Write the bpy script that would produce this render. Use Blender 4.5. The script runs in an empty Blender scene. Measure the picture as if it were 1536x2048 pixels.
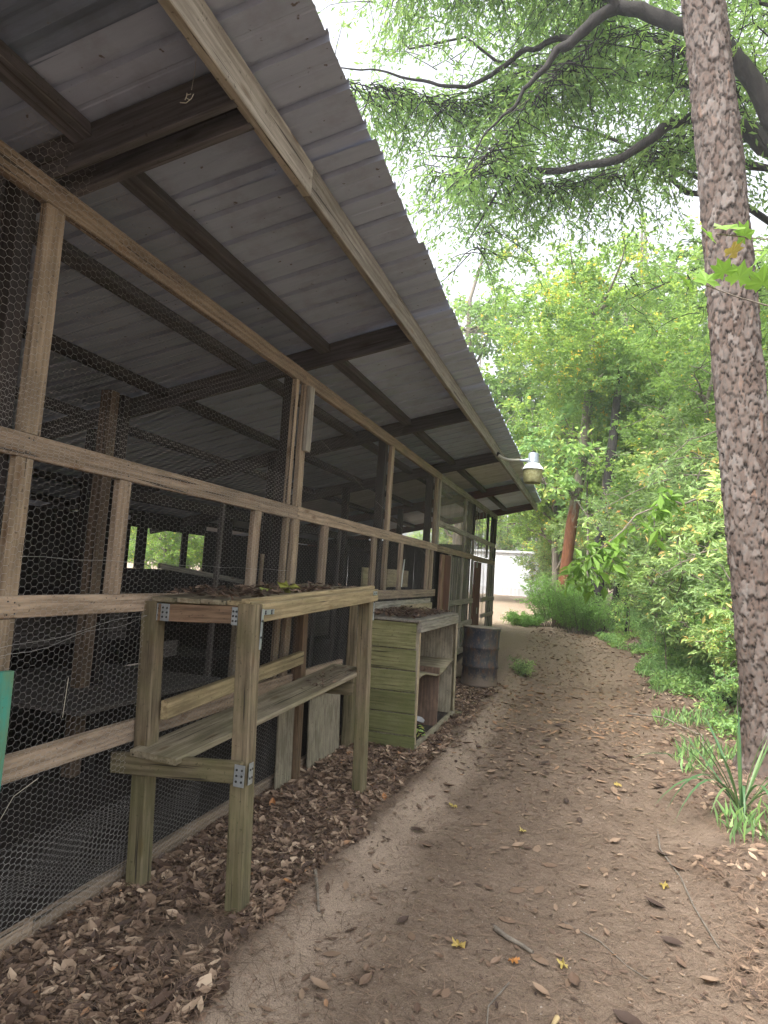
import bpy, math, random
import numpy as np
from mathutils import Vector, Matrix
rad = math.radians
random.seed(7); rng = np.random.default_rng(11)
scn = bpy.context.scene
col = scn.collection

# ------------------------------------------------------------------ camera
cam = bpy.data.cameras.new('camera'); camo = bpy.data.objects.new('camera', cam); col.objects.link(camo)
yaw, pit, rol = -0.308742, 0.0915451, 0.0661952
f_ = np.array([math.sin(yaw)*math.cos(pit), math.cos(yaw)*math.cos(pit), math.sin(pit)])
r0 = np.array([math.cos(yaw), -math.sin(yaw), 0.0]); u0 = np.cross(r0, f_)
r_ = r0*math.cos(rol)+u0*math.sin(rol); u_ = -r0*math.sin(rol)+u0*math.cos(rol)
M = Matrix(((r_[0], u_[0], -f_[0], 2.2), (r_[1], u_[1], -f_[1], 0), (r_[2], u_[2], -f_[2], 1.65), (0, 0, 0, 1)))
camo.matrix_world = M
cam.sensor_fit = 'VERTICAL'; cam.sensor_height = 36; cam.lens = 36*1323.3/2048
cam.clip_start = 0.05; cam.clip_end = 1000
scn.camera = camo
# ------------------------------------------------------------------ light
SUN_EL, SUN_AZ = rad(54), rad(212)      # azimuth measured from +Y towards +X
world = bpy.data.worlds.new('World'); scn.world = world; world.use_nodes = True
nt = world.node_tree; nt.nodes.clear()
sky = nt.nodes.new('ShaderNodeTexSky'); sky.sky_type = 'NISHITA'; sky.sun_disc = False
sky.sun_elevation = SUN_EL; sky.sun_rotation = SUN_AZ; sky.air_density = 1.0; sky.dust_density = 6.0; sky.ozone_density = 1.0
hs = nt.nodes.new('ShaderNodeHueSaturation'); hs.inputs['Saturation'].default_value = 0.22
bg = nt.nodes.new('ShaderNodeBackground'); bg.inputs['Strength'].default_value = 0.15
out = nt.nodes.new('ShaderNodeOutputWorld')
nt.links.new(sky.outputs[0], hs.inputs['Color']); nt.links.new(hs.outputs[0], bg.inputs['Color']); nt.links.new(bg.outputs[0], out.inputs['Surface'])
sl = bpy.data.lights.new('sun', 'SUN'); sl.energy = 1.1; sl.angle = rad(22); sl.color = (1.0, 0.95, 0.87)
so = bpy.data.objects.new('sun', sl); col.objects.link(so)
sd = Vector((math.sin(SUN_AZ)*math.cos(SUN_EL), math.cos(SUN_AZ)*math.cos(SUN_EL), math.sin(SUN_EL)))
so.rotation_euler = sd.to_track_quat('Z', 'Y').to_euler()
vs = scn.view_settings; vs.view_transform = 'Standard'; vs.look = 'None'; vs.gamma = 1.0; vs.exposure = 2.03; vs.use_curve_mapping = False
scn.cycles.use_denoising = True; scn.cycles.max_bounces = 10; scn.cycles.diffuse_bounces = 6; scn.cycles.transparent_max_bounces = 12
scn.cycles.transmission_bounces = 5; scn.cycles.caustics_reflective = False; scn.cycles.caustics_refractive = False

HAZE = .0020
scn.cycles.volume_bounces = 1
# ------------------------------------------------------------------ helpers
def tag(o, label=None, cat=None, group=None, kind=None):
    if label: o['label'] = label
    if cat: o['category'] = cat
    if group: o['group'] = group
    if kind: o['kind'] = kind
    return o
def empty(name, loc, label=None, cat=None, group=None):
    o = bpy.data.objects.new(name, None); col.objects.link(o); o.matrix_basis = Matrix.Translation(Vector(loc)); o.empty_display_size = .1
    return tag(o, label, cat, group)
WM = {}
def link(name, me, parent=None, mat4=None):
    o = bpy.data.objects.new(name, me); col.objects.link(o)
    mw = mat4 if mat4 is not None else Matrix.Identity(4)
    WM[o.name] = mw.copy()
    if parent is not None:
        pw = WM.get(parent.name, parent.matrix_basis)
        o.parent = parent; o.matrix_basis = pw.inverted() @ mw
    else: o.matrix_basis = mw
    return o
def np_mesh(name, V, Fs, mat=None, attrs=None, smooth=False, uv=None):
    me = bpy.data.meshes.new(name)
    V = np.asarray(V, np.float32); 
    if not isinstance(Fs, (list, tuple)): Fs = [Fs]
    Fs = [np.asarray(F, np.int32) for F in Fs if len(F)]
    me.vertices.add(len(V)); me.vertices.foreach_set('co', V.ravel())
    nl = sum(F.size for F in Fs); npoly = sum(len(F) for F in Fs)
    me.loops.add(nl); me.loops.foreach_set('vertex_index', np.concatenate([F.ravel() for F in Fs]))
    tot = np.concatenate([np.full(len(F), F.shape[1], np.int32) for F in Fs])
    st = np.concatenate([[0], np.cumsum(tot)[:-1]]).astype(np.int32)
    me.polygons.add(npoly); me.polygons.foreach_set('loop_start', st); me.polygons.foreach_set('loop_total', tot)
    me.polygons.foreach_set('use_smooth', np.full(npoly, bool(smooth)))
    me.update(calc_edges=True)
    if attrs:
        for k, a in attrs.items():
            at = me.attributes.new(k, 'FLOAT', 'POINT'); at.data.foreach_set('value', np.asarray(a, np.float32))
    if mat: me.materials.append(mat)
    return me

def vnoise(x, y, seed=0):
    x = np.asarray(x, float); y = np.asarray(y, float)
    xi = np.floor(x).astype(np.int64); yi = np.floor(y).astype(np.int64); xf = x-xi; yf = y-yi
    def h(a, b):
        n = (a*374761393 + b*668265263 + seed*1442695041) & 0x7fffffff
        n = ((n ^ (n >> 13))*1274126177) & 0x7fffffff
        n = (n ^ (n >> 16)) & 0xffff
        return n/65535.0
    u = xf*xf*(3-2*xf); v = yf*yf*(3-2*yf)
    return (h(xi, yi)*(1-u)+h(xi+1, yi)*u)*(1-v)+(h(xi, yi+1)*(1-u)+h(xi+1, yi+1)*u)*v
def fbm(x, y, seed=0, o=4):
    s = 0; a = .5
    for k in range(o): s = s+a*(vnoise(x, y, seed+k)-.5); x = x*2.03+3.1; y = y*2.01+1.7; a *= .5
    return s
def sstep(a, b, x):
    t = np.clip((x-a)/(b-a), 0, 1); return t*t*(3-2*t)

# --- boards: a chamfered, slightly uneven timber along local X
def board(name, p0, p1, w, t, mat, parent=None, up=(0, 0, 1), seg=5, rough=.0015, label=None, cut=0, kind=None):
    """from p0 to p1 along the centre line; w = size along 'up', t = size across it"""
    p0 = Vector(p0); p1 = Vector(p1); L = (p1-p0).length; x = (p1-p0).normalized(); z = Vector(up); z = (z-x*z.dot(x)).normalized(); y = z.cross(x)
    mw = Matrix(((x.x, y.x, z.x, p0.x), (x.y, y.y, z.y, p0.y), (x.z, y.z, z.z, p0.z), (0, 0, 0, 1)))
    c = min(.004, w*.12, t*.2); hw, ht = w/2, t/2
    ring = np.array([(-ht+c, -hw), (ht-c, -hw), (ht, -hw+c), (ht, hw-c), (ht-c, hw), (-ht+c, hw), (-ht, hw-c), (-ht, -hw+c)])
    xs = np.linspace(0, L, seg+1); V = []
    by, bz = random.uniform(-1, 1)*rough*2, random.uniform(-1, 1)*rough*2
    for i, xx in enumerate(xs):
        bow = math.sin(math.pi*xx/L)
        rr = ring + np.array([[random.uniform(-rough, rough)*.6, random.uniform(-rough, rough)*.6]]) + np.array([[by*bow, bz*bow]])
        for a, b in rr: V.append((xx, a, b))
    F = []
    for i in range(seg):
        for k in range(8):
            a = i*8+k; b = i*8+(k+1) % 8; F.append((a, b, b+8, a+8))
    n = seg*8
    caps = [tuple(range(7, -1, -1)), tuple(n+k for k in range(8))]
    me = np_mesh(name, V, [F, caps], mat)
    o = link(name, me, parent, mw)
    if label: o['label'] = label
    if kind: o['kind'] = kind
    return o
def boxb(name, lo, hi, mat, parent=None, **k):
    """axis aligned board from its corners, grain along the longest side"""
    lo = np.array(lo, float); hi = np.array(hi, float); c = (lo+hi)/2; s = hi-lo; a = int(np.argmax(s))
    p0 = c.copy(); p1 = c.copy(); p0[a] = lo[a]; p1[a] = hi[a]
    if a == 2: return board(name, p0, p1, s[0], s[1], mat, parent, up=(1, 0, 0), **k)
    if a == 1: return board(name, p0, p1, s[2], s[0], mat, parent, **k)
    return board(name, p0, p1, s[2], s[1], mat, parent, **k)
def tube_np(P, R, n=8, cap=True):
    P = np.asarray(P, float); R = np.asarray(R, float); m = len(P); V = []; 
    T = np.gradient(P, axis=0); T /= np.linalg.norm(T, axis=1)[:, None]+1e-9
    ref = np.array([0, 0, 1.]) if abs(T[0][2]) < .9 else np.array([1., 0, 0])
    a = np.cross(T[0], ref); a /= np.linalg.norm(a)
    ang = np.linspace(0, 2*np.pi, n, endpoint=False)
    for i in range(m):
        a = a-T[i]*np.dot(a, T[i]); a /= np.linalg.norm(a)+1e-9; b = np.cross(T[i], a)
        V.append(P[i]+R[i]*(np.cos(ang)[:, None]*a+np.sin(ang)[:, None]*b))
    V = np.concatenate(V); F = []
    for i in range(m-1):
        for k in range(n):
            q = (k+1) % n; F.append((i*n+k, i*n+q, (i+1)*n+q, (i+1)*n+k))
    return V, np.array(F, np.int32)
class Acc:
    def __init__(s): s.V = []; s.F = []; s.n = 0
    def add(s, V, F): s.V.append(V); s.F.append(np.asarray(F)+s.n); s.n += len(V)
    def tube(s, P, R, n=6): s.add(*tube_np(P, R, n))
    def mesh(s, name, mat, smooth=True, attrs=None):
        fs = {}
        for F in s.F: fs.setdefault(F.shape[1], []).append(F)
        return np_mesh(name, np.concatenate(s.V), [np.concatenate(v) for v in fs.values()], mat, attrs, smooth)
def lathe(prof, n=32):
    prof = np.array(prof, float); ang = np.linspace(0, 2*np.pi, n, endpoint=False); m = len(prof)
    V = np.concatenate([np.stack([r*np.cos(ang), r*np.sin(ang), np.full(n, z)], 1) for r, z in prof])
    F = [(i*n+k, i*n+(k+1) % n, (i+1)*n+(k+1) % n, (i+1)*n+k) for i in range(m-1) for k in range(n)]
    return V, np.array(F, np.int32)
def ground(x, y):
    x = np.asarray(x, float); y = np.asarray(y, float)
    g = .5*sstep(9.2, 16.5, y)+.3*sstep(16, 26, y)
    # the path sits a little lower than the litter strip beside the wall
    edge = .93+.07*fbm(y*1.1, y*0+3, 5)+.10*sstep(3, 6, y)
    berm = sstep(edge-.10, edge+.22, x)*(1-sstep(13, 17, y))
    right = sstep(2.75, 3.3, x+.15*fbm(y*1.3, y*0, 9))
    g = g-.08*berm+.10*right*1.0
    g = g+.05*np.exp(-((x-edge+.02)/.11)**2)*(1-sstep(9, 12, y))
    g = g+.12*sstep(4, 9, x)
    g = g-.03*sstep(0.02, -.2, x)*(1-sstep(8, 12, y))
    rough = .030*fbm(x*1.3, y*1.3, 20)+.034*fbm(x*4.3, y*4.3, 31)+.014*fbm(x*13, y*13, 47, 3)
    return g+rough
PATHZ = -.06

# ------------------------------------------------------------------ materials
def nodes(name):
    m = bpy.data.materials.new(name); m.use_nodes = True; t = m.node_tree; t.nodes.clear()
    o = t.nodes.new('ShaderNodeOutputMaterial'); b = t.nodes.new('ShaderNodeBsdfPrincipled'); t.links.new(b.outputs[0], o.inputs['Surface'])
    b.inputs['Roughness'].default_value = .85; b.inputs['Specular IOR Level'].default_value = .25
    return m, t, b, o
def N(t, k, **kw):
    n = t.nodes.new(k)
    for a, v in kw.items():
        if a.startswith('i_'): n.inputs[a[2:].replace('_', ' ')].default_value = v
        else: setattr(n, a, v)
    return n
def mixc(t, fac, a, b, mode='MIX'):
    n = t.nodes.new('ShaderNodeMix'); n.data_type = 'RGBA'; n.blend_type = mode
    for s, v in ((n.inputs[0], fac), (n.inputs[6], a), (n.inputs[7], b)):
        if isinstance(v, (int, float)): s.default_value = v
        elif isinstance(v, tuple): s.default_value = (v[0], v[1], v[2], 1)
        else: t.links.new(v, s)
    return n.outputs[2]
def ramp(t, src, stops):
    n = t.nodes.new('ShaderNodeValToRGB'); e = n.color_ramp.elements
    while len(e) < len(stops): e.new(.5)
    for i, (p, c) in enumerate(stops):
        e[i].position = p; e[i].color = (c, c, c, 1) if isinstance(c, (int, float)) else (c[0], c[1], c[2], 1)
    t.links.new(src, n.inputs[0]); return n.outputs[0]
def noise(t, vec, scale, detail=4, rough=.6, dist=0):
    n = N(t, 'ShaderNodeTexNoise'); n.inputs['Scale'].default_value = scale; n.inputs['Detail'].default_value = detail; n.inputs['Roughness'].default_value = rough; n.inputs['Distortion'].default_value = dist
    if vec is not None: t.links.new(vec, n.inputs['Vector'])
    return n.outputs[0]
def bump(t, b, h, s=.3, d=.01):
    n = N(t, 'ShaderNodeBump'); n.inputs['Strength'].default_value = s; n.inputs['Distance'].default_value = d; t.links.new(h, n.inputs['Height']); t.links.new(n.outputs[0], b.inputs['Normal'])
def wood(name, c1, c2, stain=(.05, .04, .03), algae=0.0, stamt=.5, knots=True, rough=.85):
    ply = 'ply' in name; m, t, b, o = nodes(name)
    tc = N(t, 'ShaderNodeTexCoord'); oi = N(t, 'ShaderNodeObjectInfo')
    add = N(t, 'ShaderNodeVectorMath', operation='ADD'); sc = N(t, 'ShaderNodeVectorMath', operation='SCALE'); sc.inputs['Scale'].default_value = 37.0
    cmb = N(t, 'ShaderNodeCombineXYZ'); t.links.new(oi.outputs['Random'], cmb.inputs[0]); t.links.new(oi.outputs['Random'], cmb.inputs[1]); t.links.new(cmb.outputs[0], sc.inputs[0])
    t.links.new(tc.outputs['Object'], add.inputs[0]); t.links.new(sc.outputs[0], add.inputs[1])
    mp = N(t, 'ShaderNodeMapping'); mp.inputs['Scale'].default_value = (3, 7, 7) if ply else (1.3, 30, 30); t.links.new(add.outputs[0], mp.inputs[0])
    mp2 = N(t, 'ShaderNodeMapping'); mp2.inputs['Scale'].default_value = (1.6, 7, 7); t.links.new(add.outputs[0], mp2.inputs[0])
    g1 = noise(t, mp.outputs[0], 1.6, 5, .65, .6)
    g2 = N(t, 'ShaderNodeTexWave', bands_direction='Z'); g2.inputs['Scale'].default_value = 1.2; g2.inputs['Distortion'].default_value = 9; g2.inputs['Detail'].default_value = 3; g2.inputs['Detail Scale'].default_value = .8
    t.links.new(mp2.outputs[0], g2.inputs['Vector'])
    gg = N(t, 'ShaderNodeMath', operation='MULTIPLY_ADD'); gg.inputs[1].default_value = .13; t.links.new(g2.outputs[0], gg.inputs[0]); t.links.new(g1, gg.inputs[2])
    c1 = tuple(v*1.15 for v in c1); c2 = tuple(v*1.15 for v in c2)
    fac = ramp(t, gg.outputs[0], [(.42, 0.0), (.70, 1.0)]); c2 = tuple(v*.8 for v in c2)
    c = mixc(t, fac, c1, c2)
    hv = N(t, 'ShaderNodeMapRange'); hv.inputs[3].default_value = .72; hv.inputs[4].default_value = 1.18; t.links.new(oi.outputs['Random'], hv.inputs[0])
    c = mixc(t, 1.0, c, (1, 1, 1), 'MULTIPLY')
    mm = t.nodes[-1]; t.links.new(hv.outputs[0], mm.inputs[7])
    mp3 = N(t, 'ShaderNodeMapping'); mp3.inputs['Scale'].default_value = (1.0, 3.5, 3.5); t.links.new(add.outputs[0], mp3.inputs[0])
    s1 = ramp(t, noise(t, mp3.outputs[0], 3.0, 7, .72), [(.43, 0.0), (.68, 1.0)])
    sm = N(t, 'ShaderNodeMath', operation='MULTIPLY'); sm.inputs[1].default_value = stamt; t.links.new(s1, sm.inputs[0])
    c = mixc(t, sm.outputs[0], c, stain)
    sp = ramp(t, noise(t, add.outputs[0], 60, 2, .5), [(.66, 0.0), (.72, 1.0)])
    s2 = N(t, 'ShaderNodeMath', operation='MULTIPLY'); s2.inputs[1].default_value = .55; t.links.new(sp, s2.inputs[0])
    c = mixc(t, s2.outputs[0], c, (stain[0]*.6, stain[1]*.6, stain[2]*.6))
    if knots:
        vo = N(t, 'ShaderNodeTexVoronoi'); vo.inputs['Scale'].default_value = 1; mpk = N(t, 'ShaderNodeMapping'); mpk.inputs['Scale'].default_value = (2.6, 9, 9); t.links.new(add.outputs[0], mpk.inputs[0]); t.links.new(mpk.outputs[0], vo.inputs['Vector'])
        kk = ramp(t, vo.outputs['Distance'], [(.06, 1.0), (.17, 0.0)])
        c = mixc(t, kk, c, (c1[0]*.45, c1[1]*.38, c1[2]*.32))
    if algae > 0:
        ag = noise(t, tc.outputs['Object'], 2.6, 6, .65); geo = N(t, 'ShaderNodeNewGeometry'); sx = N(t, 'ShaderNodeSeparateXYZ'); t.links.new(geo.outputs['Position'], sx.inputs[0])
        lo = N(t, 'ShaderNodeMapRange'); lo.inputs[1].default_value = .0; lo.inputs[2].default_value = .9; lo.inputs[3].default_value = .22; lo.inputs[4].default_value = 0.0; t.links.new(sx.outputs[2], lo.inputs[0])
        ad = N(t, 'ShaderNodeMath', operation='ADD'); t.links.new(ag, ad.inputs[0]); t.links.new(lo.outputs[0], ad.inputs[1])
        af = ramp(t, ad.outputs[0], [(.42, 0.0), (.75, 1.0)])
        am = N(t, 'ShaderNodeMath', operation='MULTIPLY'); am.inputs[1].default_value = algae; t.links.new(af, am.inputs[0])
        c = mixc(t, am.outputs[0], c, (.085, .105, .028))
    mpc = N(t, 'ShaderNodeMapping'); mpc.inputs['Scale'].default_value = (.9, 38, 38); t.links.new(add.outputs[0], mpc.inputs[0])
    ck = ramp(t, noise(t, mpc.outputs[0], 1.4, 2, .5), [(.655, 0.0), (.69, 0.0 if ply else .85)]); c = mixc(t, ck, c, (stain[0]*.45, stain[1]*.45, stain[2]*.45))
    t.links.new(c, b.inputs['Base Color']); b.inputs['Roughness'].default_value = rough
    bump(t, b, gg.outputs[0], .45, .003)
    return m
W_TAN = wood('weathered pine', (.33, .25, .175), (.235, .172, .115), stamt=.45)
W_POST = wood('old pine stud', (.30, .23, .155), (.205, .152, .098), stamt=.4)
W_BENCH = wood('treated timber', (.215, .17, .11), (.14, .105, .065), algae=.40, stamt=.55)
W_BENCHY = wood('treated timber pale', (.34, .27, .155), (.24, .18, .10), algae=.22, stamt=.4)
W_BENCHR = wood('treated timber reddish', (.23, .15, .095), (.12, .075, .048), algae=.1, stamt=.5)
W_SHELF = wood('grey shelf board', (.26, .22, .155), (.185, .15, .10), algae=.3, stamt=.5)
W_DARK = wood('shaded old timber', (.024, .019, .017), (.014, .011, .01), stamt=.5, knots=False)  # near black: the gloom of the coop interior is put into the colour
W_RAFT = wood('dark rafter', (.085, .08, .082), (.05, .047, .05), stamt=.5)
W_RIM = wood('rim board', (.31, .285, .24), (.23, .205, .165), stamt=.35)
W_GREY = wood('grey weathered board', (.33, .30, .25), (.22, .20, .165), stamt=.5)
W_RED = wood('red brown door board', (.13, .055, .04), (.075, .034, .026), stamt=.4)
W_PLY = wood('plywood', (.38, .31, .20), (.30, .24, .15), stamt=.4, knots=False)
W_PLYG = wood('greenish plywood', (.27, .235, .175), (.20, .17, .125), algae=.12, stamt=.45, knots=False)
W_TEAL = wood('teal painted board', (.06, .25, .18), (.07, .28, .21), stain=(.16, .17, .06), stamt=.8, knots=False)
W_SIDE = wood('green stained siding', (.27, .255, .13), (.19, .18, .085), stain=(.07, .06, .035), algae=.6, stamt=.35, knots=False)
W_WHITE = wood('flaking white paint', (.50, .48, .43), (.35, .33, .29), stamt=.8)

def metal(name, c, rough=.45, met=.8, spots=.4):
    m, t, b, o = nodes(name); tc = N(t, 'ShaderNodeTexCoord')
    n = ramp(t, noise(t, tc.outputs['Object'], 14, 5, .65), [(.35, 0.0), (.75, 1.0)])
    cc = mixc(t, n, c, (c[0]*(1-spots), c[1]*(1-spots), c[2]*(1-spots)))
    t.links.new(cc, b.inputs['Base Color']); b.inputs['Metallic'].default_value = met; b.inputs['Roughness'].default_value = rough
    return m
M_GALV = metal('galvanised steel', (.42, .45, .46), .5, .7)
M_WIRE = metal('galvanised wire', (.42, .40, .37), .6, .25)
M_LAMP = metal('grey lamp housing', (.30, .34, .38), .45, .5, .25)
M_SCREW = metal('dark screw', (.07, .07, .07), .5, .6)
def roofmat(name, c1, c2):
    m, t, b, o = nodes(name); tc = N(t, 'ShaderNodeTexCoord'); oi = N(t, 'ShaderNodeObjectInfo')
    mp = N(t, 'ShaderNodeMapping'); mp.inputs['Scale'].default_value = (1.0, 9, 4); t.links.new(tc.outputs['Object'], mp.inputs[0])
    n = ramp(t, noise(t, mp.outputs[0], 1.2, 6, .7), [(.35, 0.0), (.7, 1.0)])
    c = mixc(t, n, c1, c2)
    d = ramp(t, noise(t, tc.outputs['Object'], 3.0, 5, .7), [(.5, 0.0), (.75, .6)])
    c = mixc(t, d, c, (c1[0]*.55, c1[1]*.48, c1[2]*.42))
    sp = ramp(t, noise(t, tc.outputs['Object'], 28, 2, .5), [(.71, 0.0), (.75, 1.0)])
    c = mixc(t, sp, c, (.13, .115, .11))
    hv = N(t, 'ShaderNodeMapRange'); hv.inputs[3].default_value = .82; hv.inputs[4].default_value = 1.12; t.links.new(oi.outputs['Random'], hv.inputs[0])
    c = mixc(t, 1.0, c, (1, 1, 1), 'MULTIPLY'); t.links.new(hv.outputs[0], t.nodes[-1].inputs[7])
    t.links.new(c, b.inputs['Base Color']); b.inputs['Metallic'].default_value = .15; b.inputs['Roughness'].default_value = .5
    return m
M_ROOF = roofmat('painted roof steel', (.37, .42, .535), (.31, .355, .46))
M_ROOF2 = roofmat('old corrugated steel', (.17, .21, .28), (.10, .12, .17))
M_ROOF3 = roofmat('bright corrugated steel', (.55, .54, .54), (.35, .33, .32))

def leafmat(name, stops, trans=.45, rough=.5):
    m, t, b, o = nodes(name)
    at = N(t, 'ShaderNodeAttribute', attribute_name='tint'); oi = N(t, 'ShaderNodeObjectInfo')
    ad = N(t, 'ShaderNodeMath', operation='MULTIPLY_ADD'); ad.inputs[1].default_value = .18; t.links.new(oi.outputs['Random'], ad.inputs[0]); t.links.new(at.outputs['Fac'], ad.inputs[2])
    c = ramp(t, ad.outputs[0], stops)
    t.links.new(c, b.inputs['Base Color']); b.inputs['Roughness'].default_value = rough; b.inputs['Specular IOR Level'].default_value = .35
    tr = N(t, 'ShaderNodeBsdfTranslucent'); c2 = mixc(t, 1.0, c, (1.6, 1.6, 1.25), 'MULTIPLY'); t.links.new(c2, tr.inputs['Color'])
    mx = N(t, 'ShaderNodeMixShader'); mx.inputs[0].default_value = trans
    t.links.new(b.outputs[0], mx.inputs[1]); t.links.new(tr.outputs[0], mx.inputs[2]); t.links.new(mx.outputs[0], o.inputs['Surface'])
    return m
L_OAK = leafmat('oak leaf', [(0, (0.114, 0.196, 0.075)), (.5, (0.193, 0.315, 0.101)), (.95, (0.323, 0.445, 0.135)), (1, (0.645, 0.524, 0.135))])
L_BRIGHT = leafmat('bright leaf', [(0, (0.114, 0.183, 0.072)), (.55, (0.194, 0.308, 0.086)), (.93, (0.323, 0.420, 0.097)), (1, (0.679, 0.463, 0.072))], .5)
L_MID = leafmat('mid leaf', [(0, (0.123, 0.195, 0.114)), (.5, (0.245, 0.343, 0.152)), (.95, (0.370, 0.488, 0.190)), (1, (0.768, 0.440, 0.190))])
L_MAPLE = leafmat('maple leaf', [(0, (.10, .20, .035)), (1, (.20, .34, .06))], .4)
L_DARK = leafmat('understory leaf', [(0, (0.140, 0.219, 0.105)), (.5, (0.281, 0.399, 0.172)), (.9, (0.468, 0.616, 0.242)), (1, (0.936, 0.654, 0.292))], .35, .4)
L_FERN = leafmat('fern leaf', [(0, (.13, .23, .08)), (.6, (.21, .36, .11)), (1, (.28, .44, .13))], .45)
L_COVER = leafmat('ground cover leaf', [(0, (0.133, 0.209, 0.100)), (.5, (0.239, 0.400, 0.150)), (.9, (0.402, 0.540, 0.167)), (1, (0.667, 0.562, 0.199))], .4)
L_YUC = leafmat('yucca leaf', [(0, (0.045, 0.110, 0.047)), (.6, (0.080, 0.161, 0.062)), (1, (0.135, 0.210, 0.083))], .2, .4)
L_YEL = leafmat('yellow leaf', [(0, (.30, .20, .05)), (1, (.42, .33, .10))], .15)
def litmat(name, stops):
    m, t, b, o = nodes(name); at = N(t, 'ShaderNodeAttribute', attribute_name='tint')
    t.links.new(ramp(t, at.outputs['Fac'], stops), b.inputs['Base Color']); b.inputs['Roughness'].default_value = .7; return m
L_DEAD = litmat('dead leaf', [(0, (0.050, 0.035, 0.027)), (.3, (0.108, 0.070, 0.051)), (.55, (0.197, 0.131, 0.088)), (.8, (0.310, 0.222, 0.153)), (.95, (0.441, 0.334, 0.236)), (1, (0.360, 0.160, 0.060))])
L_PATH = litmat('path leaf', [(0, (0.035, 0.025, 0.022)), (.25, (0.092, 0.059, 0.042)), (.55, (0.173, 0.114, 0.078)), (.9, (0.299, 0.216, 0.146)), (1, (0.276, 0.125, 0.050))])
L_NEED = litmat('pine needle', [(0, (.085, .06, .045)), (.5, (.18, .125, .09)), (1, (.30, .20, .135))])
def dirt():
    m, t, b, o = nodes('dirt'); geo = N(t, 'ShaderNodeNewGeometry'); P = geo.outputs['Position']
    pth = N(t, 'ShaderNodeAttribute', attribute_name='sand_pale'); lit = N(t, 'ShaderNodeAttribute', attribute_name='duff'); ins = N(t, 'ShaderNodeAttribute', attribute_name='inside')
    n1 = ramp(t, noise(t, P, 2.3, 6, .65), [(.32, 0.0), (.7, 1.0)]); n2 = ramp(t, noise(t, P, 22, 5, .7), [(.35, 0.0), (.7, 1.0)]); n3 = noise(t, P, 160, 4, .75)
    c = mixc(t, n1, (.192, .142, .102), (.275, .208, .155))
    c = mixc(t, n2, c, mixc(t, .6, c, (.14, .10, .075)))
    c = mixc(t, pth.outputs['Fac'], c, (.37, .285, .215))
    c = mixc(t, lit.outputs['Fac'], c, (.185, .14, .108))
    c = mixc(t, ins.outputs['Fac'], c, (.05, .042, .036))  # coop floor darkened: the shade indoors is put into the colour
    c = mixc(t, 1.0, c, ramp(t, n3, [(.28, .45), (.62, 1.18)]), 'MULTIPLY')
    sp = ramp(t, noise(t, P, 75, 2, .5), [(.70, 0.0), (.74, 1.0)]); c = mixc(t, sp, c, (.27, .225, .18))
    sp2 = ramp(t, noise(t, P, 48, 3, .6), [(.25, 1.0), (.31, 0.0)]); c = mixc(t, sp2, c, (.06, .04, .03))
    t.links.new(c, b.inputs['Base Color']); b.inputs['Roughness'].default_value = .95; b.inputs['Specular IOR Level'].default_value = .1
    ad = N(t, 'ShaderNodeMath', operation='ADD'); t.links.new(n3, ad.inputs[0]); t.links.new(n2, ad.inputs[1])
    bump(t, b, ad.outputs[0], .7, .012)
    return m
M_DIRT = dirt()
def barkmat(name, c1, c2, c3=None, sc=(8, 8, 2)):
    m, t, b, o = nodes(name); tc = N(t, 'ShaderNodeTexCoord'); mp = N(t, 'ShaderNodeMapping'); mp.inputs['Scale'].default_value = sc; t.links.new(tc.outputs['Object'], mp.inputs[0])
    n = noise(t, mp.outputs[0], 1.5, 6, .7); c = mixc(t, ramp(t, n, [(.35, 0.0), (.65, 1.0)]), c1, c2)
    if c3:
        n2 = ramp(t, noise(t, tc.outputs['Object'], .55, 4, .6), [(.45, 0.0), (.6, 1.0)]); c = mixc(t, n2, c, c3)
    t.links.new(c, b.inputs['Base Color']); bump(t, b, n, .8, .03); return m
B_OAK = barkmat('oak bark', (.018, .016, .015), (.040, .036, .033))
B_RED = barkmat('stripped red bark', (.15, .055, .025), (.22, .09, .04), (.15, .12, .09))
B_GREY = barkmat('grey bark', (.13, .11, .09), (.24, .21, .17))
B_PALE = barkmat('pale bark', (.17, .145, .115), (.27, .235, .19))
def pinebark():
    m, t, b, o = nodes('pine bark'); pl = N(t, 'ShaderNodeAttribute', attribute_name='plate'); cr = N(t, 'ShaderNodeAttribute', attribute_name='crev'); tc = N(t, 'ShaderNodeTexCoord')
    c = ramp(t, pl.outputs['Fac'], [(0, (.052, .043, .038)), (.35, (.066, .058, .052)), (.7, (.085, .077, .071)), (.93, (.12, .112, .105)), (1, (.095, .062, .045))])
    mp = N(t, 'ShaderNodeMapping'); mp.inputs['Scale'].default_value = (30, 30, 14); t.links.new(tc.outputs['Object'], mp.inputs[0])
    n = noise(t, mp.outputs[0], 1.3, 6, .7); c = mixc(t, ramp(t, n, [(.35, 0.0), (.7, 1.0)]), c, mixc(t, .5, c, (.14, .08, .055)))
    c = mixc(t, cr.outputs['Fac'], c, (.022, .018, .016))
    t.links.new(c, b.inputs['Base Color']); bump(t, b, n, .5, .01); b.inputs['Roughness'].default_value = .9; return m
B_PINE = pinebark()
def plain(name, c, rough=.6, met=0, var=.3, sc=9):
    m, t, b, o = nodes(name); tc = N(t, 'ShaderNodeTexCoord')
    cc = mixc(t, ramp(t, noise(t, tc.outputs['Object'], sc, 5, .65), [(.35, 0.0), (.7, 1.0)]), c, (c[0]*(1-var), c[1]*(1-var), c[2]*(1-var)))
    t.links.new(cc, b.inputs['Base Color']); b.inputs['Roughness'].default_value = rough; b.inputs['Metallic'].default_value = met; return m
M_WHITE = plain('white siding', (.60, .62, .66), .5, 0, .08, 2)
M_SKIRT = plain('white skirting', (.50, .51, .53), .6, 0, .15, 3)
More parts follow.
